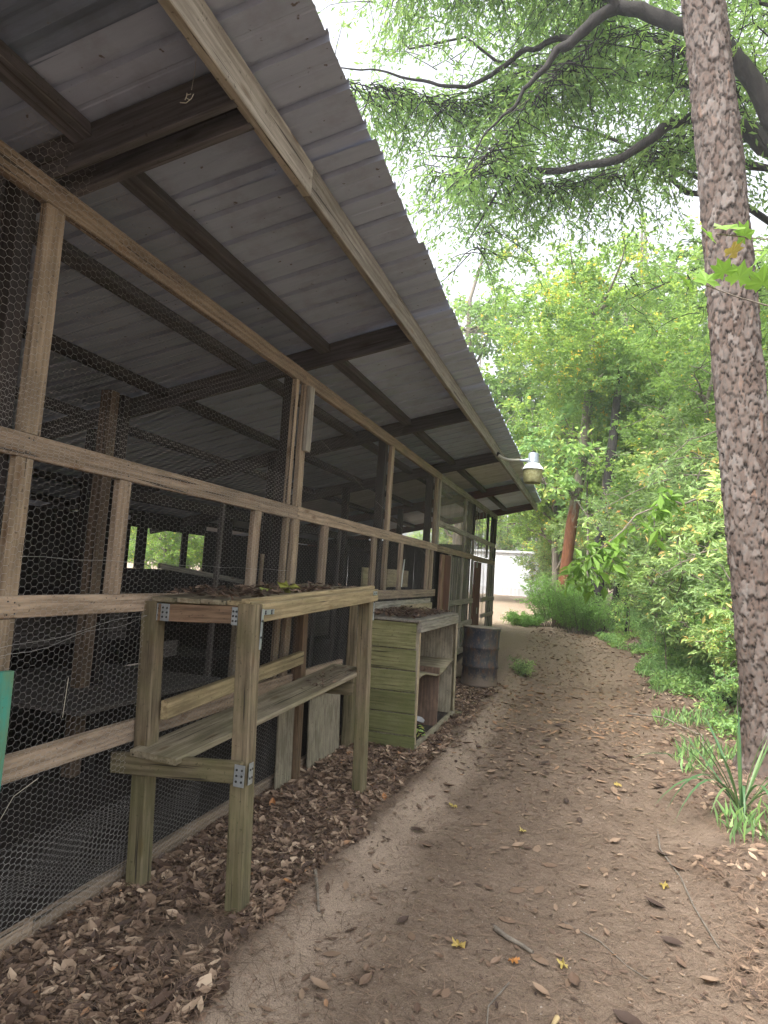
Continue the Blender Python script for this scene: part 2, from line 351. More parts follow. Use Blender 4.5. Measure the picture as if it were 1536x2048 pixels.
M_REFL = plain('white lamp reflector', (.72, .74, .72), .4, 0, .2, 30)
M_STRING = plain('dry fibre', (.5, .46, .36), .8)
M_MESHY = None
def screenmat():
    m, t, b, o = nodes('insect screen'); tc = N(t, 'ShaderNodeTexCoord'); b.inputs['Base Color'].default_value = (.24, .22, .185, 1)
    mp = N(t, 'ShaderNodeMapping'); mp.inputs['Scale'].default_value = (1, 7, .5); t.links.new(tc.outputs['Object'], mp.inputs[0])
    n = ramp(t, noise(t, mp.outputs[0], 1.2, 4, .6), [(.3, .36), (.7, .60)])
    tr = N(t, 'ShaderNodeBsdfTransparent'); mx = N(t, 'ShaderNodeMixShader'); t.links.new(n, mx.inputs[0]); t.links.new(tr.outputs[0], mx.inputs[1]); t.links.new(b.outputs[0], mx.inputs[2]); t.links.new(mx.outputs[0], o.inputs['Surface']); return m
M_SCREEN = screenmat()
def lensmat():
    m, t, b, o = nodes('dirty lamp lens'); b.inputs['Base Color'].default_value = (.42, .42, .20, 1); b.inputs['Roughness'].default_value = .35
    tc = N(t, 'ShaderNodeTexCoord'); c = mixc(t, ramp(t, noise(t, tc.outputs['Object'], 30, 5, .7), [(.35, 0.0), (.7, 1.0)]), (.50, .50, .28), (.30, .28, .12)); t.links.new(c, b.inputs['Base Color'])
    tr = N(t, 'ShaderNodeBsdfTranslucent'); t.links.new(c, tr.inputs['Color']); mx = N(t, 'ShaderNodeMixShader'); mx.inputs[0].default_value = .5
    t.links.new(b.outputs[0], mx.inputs[1]); t.links.new(tr.outputs[0], mx.inputs[2]); t.links.new(mx.outputs[0], o.inputs['Surface']); return m
M_LENS = lensmat()
def drummat():
    m, t, b, o = nodes('rusty blue drum'); tc = N(t, 'ShaderNodeTexCoord'); P = tc.outputs['Object']
    mp = N(t, 'ShaderNodeMapping'); mp.inputs['Scale'].default_value = (1, 1, .45); mp.inputs['Location'].default_value = (3.1, 1.7, 0); t.links.new(P, mp.inputs[0])
    n = ramp(t, noise(t, mp.outputs[0], 4.5, 7, .75), [(.40, 0.0), (.54, 1.0)]); c = mixc(t, n, (.03, .034, .048), (.065, .06, .058))
    n2 = ramp(t, noise(t, mp.outputs[0], 9, 7, .8), [(.50, 0.0), (.62, .9)]); c = mixc(t, n2, c, (.12, .062, .035))
    n4 = ramp(t, noise(t, mp.outputs[0], 26, 5, .8), [(.55, 0.0), (.66, .8)]); c = mixc(t, n4, c, (.17, .14, .12))
    sx = N(t, 'ShaderNodeSeparateXYZ'); t.links.new(P, sx.inputs[0]); lo = N(t, 'ShaderNodeMapRange'); lo.inputs[1].default_value = .0; lo.inputs[2].default_value = .3; lo.inputs[3].default_value = .45; lo.inputs[4].default_value = -.25; t.links.new(sx.outputs[2], lo.inputs[0])
    ad = N(t, 'ShaderNodeMath', operation='ADD'); t.links.new(lo.outputs[0], ad.inputs[0]); t.links.new(noise(t, P, 9, 6, .75), ad.inputs[1]); c = mixc(t, ramp(t, ad.outputs[0], [(.5, 0.0), (.75, .85)]), c, (.17, .13, .10))
    t.links.new(c, b.inputs['Base Color']); b.inputs['Roughness'].default_value = .6; b.inputs['Metallic'].default_value = .1; bump(t, b, noise(t, P, 14, 5, .7), .4, .01); return m
M_DRUM = drummat()

#@@HAZE
hv_, hf_ = np.array([(x, y, z) for x in (-40, 40) for y in (-12, 75) for z in (-3.5, 22)], float), [(0, 1, 3, 2), (4, 6, 7, 5), (0, 4, 5, 1), (2, 3, 7, 6), (0, 2, 6, 4), (1, 5, 7, 3)]
hm = bpy.data.materials.new('haze air'); hm.use_nodes = True; ht = hm.node_tree; ht.nodes.clear(); ho = ht.nodes.new('ShaderNodeOutputMaterial'); hp = ht.nodes.new('ShaderNodeVolumePrincipled')
hp.inputs['Color'].default_value = (.92, .96, 1, 1); hp.inputs['Density'].default_value = HAZE; hp.inputs['Anisotropy'].default_value = .3; ht.links.new(hp.outputs[0], ho.inputs['Volume'])  # added thin volume, imitates the milky veil of lens glare
# name haze
hz_o = link('glare_haze', np_mesh('glare_haze', hv_, [hf_], hm)); tag(hz_o, 'added thin pale veil through the wood imitating lens glare', 'glare_haze', kind='stuff')
#@@GROUND
def axis(segs):
    o = []
    for a, b, s in segs: o.append(np.arange(a, b, s))
    return np.concatenate(o)
xs = np.concatenate([[-200, -120, -70, -40, -25, -15, -10], axis([(-7, -1, .5), (-1, 0, .12), (0, 3.8, .03), (3.8, 7, .12), (7, 14, .5)]), [14, 18, 25, 40, 70, 120, 200]])
ys = np.concatenate([[-60, -20, -8, -4, -2], axis([(0, 1.6, .15), (1.6, 7, .03), (7, 12, .06), (12, 18, .12), (18, 32, .5)]), [32, 38, 45, 60, 90, 150, 300, 600]])
X, Y = np.meshgrid(xs, ys, indexing='xy')
Z = ground(X, Y)
Vg = np.stack([X.ravel(), Y.ravel(), Z.ravel()], 1)
nx, ny = len(xs), len(ys)
ii, jj = np.meshgrid(np.arange(nx-1), np.arange(ny-1), indexing='xy'); a = (jj*nx+ii).ravel()
Fg = np.stack([a, a+1, a+1+nx, a+nx], 1)
sand_pale = (sstep(.72, .9, X)*(1-sstep(1.12, 1.35, X+.2*fbm(Y*2, X*2, 3)))*(.75+1.2*fbm(X*3, Y*3, 8))*(1-sstep(9, 14, Y)))
sand_pale = np.clip(sand_pale + .75*sstep(9, 14, Y)*(1-sstep(2.4, 3.2, X)), 0, 1)  # the far path is paled with the same mask
duff = np.clip((1-sstep(.70, .92, X))*sstep(-.1, 0, X)*.85*(1-sstep(11, 14, Y)) + sstep(2.75, 3.25, X+.35*fbm(Y*1.5, X, 14))*.85*(1-sstep(40, 60, Y)), 0, 1)
gm = np_mesh('ground', Vg, Fg, M_DIRT, {'sand_pale': sand_pale.ravel(), 'duff': duff.ravel(), 'inside': (X < -.03).ravel()*(1-sstep(15, 17, Y).ravel())}, True)
tag(link('ground', gm), kind='structure')
#@@COOP
SL = .2257
ROOT = empty('chicken_coop', (0, 8, 0), 'long open-fronted wooden chicken coop with wire mesh walls and sloping tin roof', 'chicken coop')
C = ROOT
def rz(x, z0): return z0+SL*x
# roof sheets (each a ribbed sheet running up the slope)
edges = {1: 1.19, 2: 1.185, 3: 1.22, 4: 1.20, 5: 1.17, 6: 1.17, 7: 1.16, 8: 1.14, 9: 1.13, 10: 1.10, 11: 1.09, 12: 1.08, 13: 1.06, 14: 1.05, 15: 1.02}
def sheet_mesh(W, x0, x1, style, seed):
    rs = random.Random(seed)
    if style == 'rib':
        pr = [(0, 0)]
        for k in range(4):
            c = W*(k+.5)/4 - .0
            pr += [(c-.024, 0), (c-.016, .024), (c+.016, .024), (c+.024, 0)]
            if k < 3: pr += [(c+W/8-.02, 0), (c+W/8-.014, .003), (c+W/8+.0, .003), (c+W/8+.006, 0)]
        pr += [(W, 0)]
    else:
        n = 48; pr = [(W*i/n, .009*math.sin(2*math.pi*i/4.8)+.009) for i in range(n+1)]
    nxs = 7; V = []
    for lay in (0, 1):
        for i in range(nxs):
            x = x0+(x1-x0)*i/(nxs-1)
            for (yy, zz) in pr:
                e = (rs.uniform(-.004, .004) if i == nxs-1 and lay == 0 else 0)
                V.append((x+e, yy, SL*x+zz+lay*.0015))
    V = np.array(V); m = len(pr); F = []
    for lay in (0, 1):
        b = lay*nxs*m
        for i in range(nxs-1):
            for k in range(m-1):
                q = (b+i*m+k, b+i*m+k+1, b+(i+1)*m+k+1, b+(i+1)*m+k); F.append(q if lay else q[::-1])
    b = (nxs-1)*m; 
    for k in range(m-1): F.append((b+k, b+k+1, nxs*m+b+k+1, nxs*m+b+k))
    return V, np.array(F)
W = .966
for k in range(-4, 16):
    y0 = 1.73+(k-1)*W
    e = 1.198-.0148*max(0, k-1)+random.uniform(-.006, .006)
    st = 'cor' if (k <= 0 or k in (10, 11)) else 'rib'
    mt = M_ROOF2 if k <= 0 else (M_ROOF3 if k in (10, 11) else M_ROOF)
    V, F = sheet_mesh(W+.035, -5.3, e, st, k)
    V[:, 2] += 3.368 + (k % 2)*.004 + (.002 if k % 3 == 0 else 0)
    V[:, 0] -= .040*(V[:, 1]/W)*(V[:, 0] > e-.3)*(1 if k < 7 else .4)
    link('roof_sheet', np_mesh('roof_sheet', V, F, mt), C, Matrix.Translation((0, y0, 0)))
# rafters: bottom plane z=3.2+SL*x, ending at the rim board
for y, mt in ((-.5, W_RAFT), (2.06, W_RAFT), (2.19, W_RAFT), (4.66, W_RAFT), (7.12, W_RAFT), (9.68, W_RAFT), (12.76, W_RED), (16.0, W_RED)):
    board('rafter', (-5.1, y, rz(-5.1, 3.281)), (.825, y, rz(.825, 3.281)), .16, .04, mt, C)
# extra doubled timbers beside the near rafter
board('rafter', (-.6, 2.125, rz(-.6, 3.338)), (.825, 2.125, rz(.825, 3.338)), .05, .085, W_DARK, C)
# rim board with its bright outer face, in lengths
for a, b in ((-3, 2.7), (2.703, 7.1), (7.103, 12.0), (12.003, 16.45)):
    board('rim_board', (.852, a, 3.472), (.852, b, 3.472), .155, .045, W_RIM, C, seg=8)
# purlins laid flat between rafters
ry = [-2.9, -.5, 2.06, 4.66, 7.12, 9.68, 12.76, 16.0]
for i in range(len(ry)-1):
    a, b = ry[i]+.022, ry[i+1]-.022
    if i == 2: a = 2.215
    for x in (.145, -.50, -1.3, -2.1, -2.9, -3.7, -4.5):
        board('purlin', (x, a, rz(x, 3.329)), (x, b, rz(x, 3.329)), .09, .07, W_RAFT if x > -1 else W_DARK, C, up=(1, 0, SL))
# top beam
for a, b in ((-3, 4.66), (4.663, 9.66), (9.663, 15.9)):
    boxb('beam', (-.045, a, 3.085), (0, b, 3.192), W_TAN if a < 9 else W_GREY, C, seg=8)
# rails
def rail(y0, y1, z0, z1, mt=W_TAN, x=0, th=.04, nm='rail', **k): return boxb(nm, (x-th, y0, z0), (x, y1, z1), mt, C, seg=8, **k)
rail(-3, 4.69, 2.018, 2.118); rail(4.693, 9.62, 2.022, 2.124); rail(9.623, 12.8, 2.02, 2.115); rail(12.803, 15.82, 2.0, 2.103)
rail(-3, 4.74, 1.370, 1.460); rail(4.743, 9.64, 1.36, 1.459)
rail(-3, 2.07, .705, .812); rail(2.073, 5.93, .712, .818)
rail(-3, 2.4, -.03, .095, nm='sill'); rail(2.403, 5.9, -.04, .092, nm='sill'); rail(5.903, 9.7, -.05, .08, nm='sill')
rail(9.66, 12.78, 2.405, 2.487, W_GREY); rail(12.783, 15.72, 2.41, 2.50, W_GREY)
rail(10.72, 12.93, 1.18, 1.272, W_GREY, x=.012); rail(14.03, 15.86, 1.175, 1.27, W_GREY, x=.012)
rail(11.2, 12.93, .78, .87, W_GREY, x=.012); rail(14.1, 15.86, .84, .92, W_GREY, x=.012)
rail(9.7, 15.9, .30, .40, W_GREY)
# posts and studs: (y0, y1, z0, z1, material)
for y0, y1, z0, z1, mt, x in (
    (2.05, 2.15, 2.12, 3.083, W_POST, 0), (2.045, 2.13, 1.462, 2.016, W_POST, 0), (2.045, 2.13, .814, 1.368, W_POST, 0), (2.05, 2.13, .097, .703, W_POST, 0),
    (2.655, 2.74, 1.462, 2.016, W_TAN, 0), (4.02, 4.115, 1.462, 2.016, W_TAN, 0), (4.512, 4.565, 1.462, 2.016, W_POST, 0), (4.645, 4.745, 1.462, 2.02, W_POST, 0),
    (5.255, 5.36, 1.462, 2.02, W_TAN, 0), (6.615, 6.725, 1.462, 2.02, W_TAN, 0), (7.06, 7.16, 1.462, 2.02, W_POST, 0), (7.68, 7.775, 1.462, 2.02, W_TAN, 0), (9.06, 9.15, 1.462, 2.02, W_TAN, 0), (9.33, 9.40, 1.462, 2.02, W_POST, 0),
    (4.50, 4.55, 2.12, 3.083, W_POST, 0), (4.655, 4.75, 2.12, 3.083, W_POST, 0), (7.05, 7.155, 2.126, 3.083, W_TAN, 0), (9.37, 9.46, 2.126, 3.083, W_POST, 0), (9.54, 9.65, 2.12, 3.083, W_GREY, .006),
    (11.74, 11.86, 2.49, 3.083, W_GREY, 0), (12.62, 12.78, 2.49, 3.083, W_DARK, 0), (14.5, 14.62, 2.50, 3.083, W_DARK, 0), (15.45, 15.84, 2.50, 3.083, W_DARK, 0), (15.1, 15.2, 2.50, 3.083, W_DARK, 0),
    (11.74, 11.84, 2.12, 2.403, W_GREY, 0), (12.72, 12.84, 2.12, 2.403, W_GREY, 0), (14.5, 14.6, 2.12, 2.408, W_GREY, 0), (15.6, 15.84, 2.105, 2.408, W_DARK, 0),
    (11.74, 11.82, .3, 2.018, W_GREY, 0), (12.76, 12.86, .3, 2.018, W_GREY, 0), (14.86, 14.95, .4, 1.998, W_GREY, 0), (15.72, 15.84, .3, 1.998, W_GREY, 0),
    (10.60, 10.68, .3, 2.018, W_GREY, 0), (10.70, 10.735, .3, 2.018, W_WHITE, .004),
    (4.50, 4.55, .82, 1.358, W_POST, 0), (4.64, 4.73, .82, 1.358, W_TAN, 0), (3.9, 3.98, .82, 1.368, W_PLYG, 0)):
    boxb('post' if y1-y0 > .09 else 'stud', (x-.04, y0, z0), (x, y1, z1), mt, C, seg=4)
boxb('block', (0.002, 4.675, 2.56), (.035, 4.765, 3.08), W_GREY, C)
for y in (-.5, 2.0, 4.59, 7.0, 9.28, 12.7, 15.78):
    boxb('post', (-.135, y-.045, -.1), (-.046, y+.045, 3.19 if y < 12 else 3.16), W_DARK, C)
boxb('post', (.02, 5.96, -.1), (.11, 6.13, 1.5), W_BENCH, C)
boxb('post', (.0, 6.135, -.1), (.10, 6.16, 1.45), W_PLY, C)
# lower boards leaning against the foot of the wall
board('kick_board', (.05, 4.56+.155, -.02), (.03, 4.56+.155, .60), .30, .018, W_PLYG, C, up=(0, 1, 0))
board('kick_board', (.045, 5.51, -.02), (.015, 5.51, .62), .70, .016, W_PLYG, C, up=(0, 1, 0))
board('kick_board', (.03, 4.9, .66), (.03, 5.9, .66), .16, .03, W_POST, C)
# boards above the cabinet
boxb('panel_board', (-.30, 7.15, 1.47), (-.28, 7.55, 1.70), W_PLY, C); boxb('panel_board', (-.30, 8.1, 1.47), (-.28, 9.1, 1.70), W_PLY, C)
boxb('panel_board', (-.05, 6.7, 1.12), (-.03, 9.5, 1.33), W_GREY, C); boxb('panel_board', (-.024, 7.9, 1.0), (-.004, 9.5, 1.27), W_PLY, C)
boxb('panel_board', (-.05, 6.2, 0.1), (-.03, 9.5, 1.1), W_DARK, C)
# doors in the far run
for y0, y1, lab in ((9.9, 10.09, None), (10.12, 10.56, None), (12.99, 13.7, None)):
    boxb('door_board', (-.02, y0, .25), (.02, y1, 1.99), W_RED if y0 > 10.1 else wood('brown plank', (.30, .19, .13), (.2, .12, .08)), C, label='red brown upright door board' if y0 > 10.1 else None)
for y, z in ((13.1, 1.93), (13.35, 1.02)): boxb('hinge', (.022, y-.05, z-.06), (.03, y+.05, z+.06), M_GALV, C)
# screens
def screen(y0, y1, z0, z1, x=-.02):
    ny_, nz_ = 14, 10; yy, zz = np.meshgrid(np.linspace(y0, y1, ny_), np.linspace(z0, z1, nz_)); xx = x+.022*fbm(yy*2, zz*1.1, int(y0*7))
    V = np.stack([xx.ravel(), yy.ravel(), zz.ravel()], 1); i, j = np.meshgrid(np.arange(ny_-1), np.arange(nz_-1)); a = (j*ny_+i).ravel()
    link('insect_screen', np_mesh('insect_screen', V, np.stack([a, a+1, a+1+ny_, a+ny_], 1), M_SCREEN, None, True), C)
for y0, y1, z0, z1 in ((9.66, 11.75, 2.5, 3.08), (11.86, 12.62, 2.5, 3.08), (9.66, 11.75, 2.12, 2.4), (11.86, 12.72, 2.12, 2.4), (12.86, 14.5, 2.12, 2.4), (14.6, 15.6, 2.12, 2.4),
    (10.74, 11.75, .4, 2.0), (11.83, 12.76, .4, 2.0), (13.75, 14.86, .4, 2.0), (14.96, 15.72, .4, 2.0)): screen(y0, y1, z0, z1)
# thin laths over the screens
for y in (10.9, 11.3, 12.3, 13.0, 13.3, 13.75, 14.2, 15.2, 15.5):
    boxb('lath', (-.012, y, .42), (-.004, y+.02, 3.07 if y > 12.85 else 1.98), W_GREY, C, seg=3)
# --- poultry wire
def fold(y, z, amp=1.0):
    dx = .014*fbm(y*1.7, z*1.7, 61)+.006*fbm(y*9, z*9, 67)
    return dx*amp, .04*fbm(y*1.3, z*1.3, 71)+.016*fbm(y*6, z*6, 77), .04*fbm(y*1.1+5, z*1.3, 73)+.016*fbm(y*7, z*5, 79)
def hexwire(y0, y1, z0, z1, s=.0205, hh=.0155, x=.007, w=.00075, sag=0, oy=0, oz=0, xf=None):
    px = 1.5*s; nxx = int((y1-y0)/px)+1; nzz = int((z1-z0)/(2*hh))+1
    I, J = np.meshgrid(np.arange(nxx), np.arange(nzz), indexing='ij'); I = I.ravel(); J = J.ravel()
    cy = y0+I*px+oy; cz = z0+J*2*hh+(I % 2)*hh+oz
    # flat-top hexagon corners; each cell owns three edges
    def pt(cy, cz, k):
        return cy+[s, s/2, -s/2, -s, -s/2, s/2][k], cz+[0, hh, hh, 0, -hh, -hh][k]
    A = []; B = []; Wd = []
    for k, l in ((0, 1), (1, 2), (2, 3)):
        a = pt(cy, cz, k); b = pt(cy, cz, l); A.append(np.stack(a, 1)); B.append(np.stack(b, 1)); Wd.append(np.full(len(cy), w*(1.5 if k == 1 else 1)))
    A = np.concatenate(A); B = np.concatenate(B); Wd = np.concatenate(Wd)
    keep = (A[:, 1] < z1) & (B[:, 1] < z1) & (A[:, 0] < y1) & (A[:, 0] > y0) & (A[:, 1] > z0)
    A = A[keep]; B = B[keep]; Wd = Wd[keep]
    def warp(P):
        y, z = P[:, 0], P[:, 1]; dx, dy, dz = fold(y, z)
        b = sag*np.sin(np.pi*np.clip((z-z0)/(z1-z0), 0, 1))
        xx = x+np.abs(dx)*1.4+b
        if xf is not None: return xf(y+dy, z+dz, xx)
        return np.stack([xx, y+dy, z+dz], 1)
    a3 = warp(A); b3 = warp(B); d = b3-a3; d /= np.linalg.norm(d, axis=1)[:, None]
    nrm = np.array([[1., 0, 0]]); side = np.cross(d, nrm); side /= np.linalg.norm(side, axis=1)[:, None]; hw = (Wd/2)[:, None]
    V = np.stack([a3-side*hw, a3+nrm*hw*1.2, a3+side*hw, b3-side*hw, b3+nrm*hw*1.2, b3+side*hw], 1).reshape(-1, 3)
    n = np.arange(len(A))*6; F = np.concatenate([np.stack([n, n+1, n+4, n+3], 1), np.stack([n+1, n+2, n+5, n+4], 1)])
    return V, F
def wire(nm, *a, **k):
    V, F = hexwire(*a, **k); o = link(nm, np_mesh(nm, V, F, M_WIRE), C); o['kind'] = 'stuff'; return o
wire('poultry_wire', 1.0, 4.68, .70, 2.10)
wire('poultry_wire', 1.0, 4.72, 2.02, 3.19, s=.0205, hh=.0155)
wire('poultry_wire', 1.0, 4.9, .0, .80, s=.020, hh=.0135, sag=.012)
wire('poultry_wire', 1.0, 4.6, 2.12, 2.34, x=.012, oy=.009, oz=.006)
wire('poultry_wire', 1.0, 3.6, .06, .45, x=.013, oy=.011, oz=.005, s=.019, hh=.012)
wire('poultry_wire', 4.70, 9.5, 1.40, 3.18)
wire('poultry_wire', 4.70, 6.1, .70, 1.42)
wire('poultry_wire', 6.2, 9.5, 1.12, 1.42)
def up_eave(y, z, xx):
    t = np.clip((z-3.1)/.26, 0, 1.0); return np.stack([xx+.02+t*.10, y, z-.02*t], 1)
wire('poultry_wire', 4.7, 7.1, 3.10, 3.35, xf=up_eave)
wire('poultry_wire', 1.8, 3.2, 3.10, 3.33, xf=up_eave)
# straight strands and a bent dry stem caught in the wire
def strand(pts, r=.0012, m=M_WIRE, nm='loose_wire', parent=C):
    A = Acc(); A.tube(np.array(pts, float), np.full(len(pts), r), 4); return link(nm, A.mesh(nm, m), parent)
strand([(.02, 1.9+.1*i, 1.235+.012*i+.01*math.sin(i)) for i in range(14)], .0008); strand([(.022, 1.9+.1*i, 1.20+.014*i+.012*math.sin(i*1.3)) for i in range(14)], .0008)
strand([(.015, 2.1+.13*i, 1.62+.004*math.sin(i*2)) for i in range(20)], .0008); strand([(.01, 4.8+.3*i, 2.75-.06*i+.01*math.sin(i)) for i in range(15)])
strand([(.02, 2.10, .42), (.02, 2.12, .55), (.02, 2.2, .66), (.02, 2.32, .70)], .0016, M_STRING, 'dry_stem')
strand([(.02, 2.42, .93), (.02, 2.425, 1.02), (.02, 2.43, 1.1)], .0016, M_STRING, 'dry_stem')
# --- interior
def backseg(y0, y1, z0, z1):
    y = y0; 
    while y < y1-.02:
        w = min(random.uniform(.14, .24), y1-y)
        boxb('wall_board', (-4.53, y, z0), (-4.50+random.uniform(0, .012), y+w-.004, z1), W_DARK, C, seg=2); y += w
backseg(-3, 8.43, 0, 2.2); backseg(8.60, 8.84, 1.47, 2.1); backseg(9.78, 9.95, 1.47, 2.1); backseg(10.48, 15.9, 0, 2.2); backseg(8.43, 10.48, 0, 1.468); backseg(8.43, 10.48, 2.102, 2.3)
def crossseg(x0, x1, z0, z1, y, mt=W_DARK):
    x = x0
    while x < x1-.02:
        w = min(random.uniform(.16, .26), x1-x); boxb('wall_board', (x, y-.012, z0), (x+w-.004, y+.012, z1), mt, C, seg=2); x += w
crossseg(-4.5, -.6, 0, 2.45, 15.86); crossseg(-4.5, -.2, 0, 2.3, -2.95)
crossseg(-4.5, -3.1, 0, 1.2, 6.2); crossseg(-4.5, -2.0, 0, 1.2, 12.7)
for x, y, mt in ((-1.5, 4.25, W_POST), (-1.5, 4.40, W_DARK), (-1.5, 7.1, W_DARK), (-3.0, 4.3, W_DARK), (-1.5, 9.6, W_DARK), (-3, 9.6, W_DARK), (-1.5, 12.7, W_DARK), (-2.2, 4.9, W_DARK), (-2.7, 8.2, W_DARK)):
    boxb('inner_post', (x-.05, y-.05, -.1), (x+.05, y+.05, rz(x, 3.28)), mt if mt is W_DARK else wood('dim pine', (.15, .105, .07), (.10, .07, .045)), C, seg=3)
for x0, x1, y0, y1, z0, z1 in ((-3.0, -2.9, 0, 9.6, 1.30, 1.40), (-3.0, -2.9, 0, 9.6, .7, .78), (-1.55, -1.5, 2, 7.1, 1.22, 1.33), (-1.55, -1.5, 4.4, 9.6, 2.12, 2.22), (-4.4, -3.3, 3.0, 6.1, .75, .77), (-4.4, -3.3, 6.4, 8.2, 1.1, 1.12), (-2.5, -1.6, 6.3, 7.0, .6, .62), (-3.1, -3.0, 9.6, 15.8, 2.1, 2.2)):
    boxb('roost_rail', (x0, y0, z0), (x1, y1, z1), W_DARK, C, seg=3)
board('roost_rail', (-2.6, 6.6, 1.56), (-2.4, 8.2, 1.40), .06, .05, W_GREY, C)
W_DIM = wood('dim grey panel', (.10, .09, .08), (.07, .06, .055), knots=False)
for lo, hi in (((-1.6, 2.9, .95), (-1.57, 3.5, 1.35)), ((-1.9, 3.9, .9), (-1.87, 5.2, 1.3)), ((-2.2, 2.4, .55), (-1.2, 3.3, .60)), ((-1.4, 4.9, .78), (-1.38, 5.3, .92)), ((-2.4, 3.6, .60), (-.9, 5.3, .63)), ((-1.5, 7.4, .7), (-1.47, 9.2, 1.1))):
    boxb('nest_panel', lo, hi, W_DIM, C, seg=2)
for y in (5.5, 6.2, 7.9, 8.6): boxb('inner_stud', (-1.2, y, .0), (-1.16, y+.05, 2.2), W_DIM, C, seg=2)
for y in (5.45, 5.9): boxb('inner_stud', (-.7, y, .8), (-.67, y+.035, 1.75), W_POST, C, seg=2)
strand([(-.25, 8.75, 1.85), (-.24, 8.65, 1.62), (-.23, 8.6, 1.48)], .009, M_REFL, 'white_handle')
A = Acc()
for y in (.0, 2.09, 2.11, 2.70, 4.06, 4.53, 4.70, 5.30, 6.67, 7.10, 7.73, 9.10, 9.40):
    for z in (2.045, 2.095, 1.39, 1.44):
        V, F = lathe([(.0001, .002), (.0035, .0015), (.004, -.001)], 6); V = np.stack([V[:, 2]+.0015, y+V[:, 0]+random.uniform(-.01, .01), z+V[:, 1]+random.uniform(-.006, .006)], 1); A.add(V, F)
o = link('nail_heads', A.mesh('nail_heads', M_SCREW), C); o['kind'] = 'stuff'
#@@BENCH
B = empty('potting_bench', (.35, 3.9, 0), 'tall narrow timber bench with lower shelf and galvanised corner brackets against the wire wall', 'bench')
def leg(x0, y0, x1, y1, z1, mt=W_BENCH, w=.088, **k): return board('leg', (x0, y0, -.09), (x1, y1, z1), w, w, mt, B, up=(0, 1, 0), **k)
leg(.655, 2.975, .585, 2.975, 1.452); leg(.095, 2.975, .025, 2.975, 1.425)
leg(.60, 4.87, .548, 4.87, 1.50); leg(.05, 4.87, .012, 4.87, 1.44, W_BENCHR)
# frame
board('apron', (.610, 3.025, 1.408), (.600, 4.94, 1.475), .092, .04, W_BENCHY, B)
board('apron', (-.005, 3.025, 1.398), (-.01, 4.94, 1.44), .08, .04, W_BENCH, B)
board('end_rail', (.075, 2.965, 1.372), (.540, 2.965, 1.396), .088, .04, W_BENCHR, B, label='reddish end rail between the front legs')
board('end_rail', (.06, 4.88, 1.43), (.50, 4.88, 1.45), .088, .04, W_BENCHR, B)
for i, x in enumerate((.045, .19, .335, .48)):
    board('top_board', (x+.062, 2.935+.01*(i % 2), 1.452-.004*(3-i)), (x+.052, 4.80+.06*((i+1) % 2), 1.515), .022, .135, W_BENCHY if i == 3 else W_SHELF, B)
board('top_board', (.578, 2.94, 1.466), (.57, 4.93, 1.533), .022, .045, W_BENCHY, B)
board('shelf_rail', (-.075, 2.905, .610), (.655, 2.905, .665), .10, .04, W_BENCH, B)
board('shelf_rail', (.06, 4.80, .752), (.52, 4.80, .765), .092, .04, W_BENCH, B)
board('shelf_board', (.185, 2.86, .680), (.405, 5.0, .888), .032, .29, W_SHELF, B)
board('back_rail', (.13, 3.0, .874), (.085, 4.78, .960), .095, .04, W_BENCHY, B)
def plate(c, sx, sz, nrm, parent=B, holes=4, bend=None):
    """small galvanised plate lying against a face whose normal is 'x' or 'y' """
    c = Vector(c)
    if nrm == 'y': lo, hi = (c.x-sx/2, c.y-.0018, c.z-sz/2), (c.x+sx/2, c.y+.0018, c.z+sz/2)
    else: lo, hi = (c.x-.0018, c.y-sx/2, c.z-sz/2), (c.x+.0018, c.y+sx/2, c.z+sz/2)
    o = boxb('bracket', lo, hi, M_GALV, parent, seg=1, rough=.0)
    for i in range(holes):
        a = (-1 if i % 2 else 1)*sx*.25; b = (i//2-(holes//2-1)/2)*sz*.8/(max(holes//2, 1))
        V, F = lathe([(.0001, .003), (.005, .003), (.006, 0)], 8)
        if nrm == 'y': mw = Matrix.Translation((c.x+a, c.y-.002, c.z+b)) @ Matrix.Rotation(rad(90), 4, 'X')
        else: mw = Matrix.Translation((c.x+.002, c.y+a, c.z+b)) @ Matrix.Rotation(rad(90), 4, 'Y')
        link('screw', np_mesh('screw', V, F, M_SCREW), o, mw)
    return o
plate((.120, 2.942, 1.375), .05, .088, 'y', holes=6); plate((.073, 2.955, 1.375), .03, .088, 'x', holes=4); plate((.524, 2.942, 1.388), .035, .088, 'y', holes=6)
plate((.640, 3.012, 1.33), .02, .20, 'x', holes=4); plate((.633, 3.085, 1.412), .13, .026, 'x', holes=4)
plate((.653, 2.883, .655), .055, .10, 'y', holes=6); plate((.68, 2.945, .655), .04, .10, 'x', holes=4)
plate((.60, 4.86, .86), .05, .13, 'x', holes=6); plate((.601, 4.92, 1.38), .02, .2, 'x', holes=4); plate((.624, 4.86, 1.49), .09, .03, 'x', holes=2)
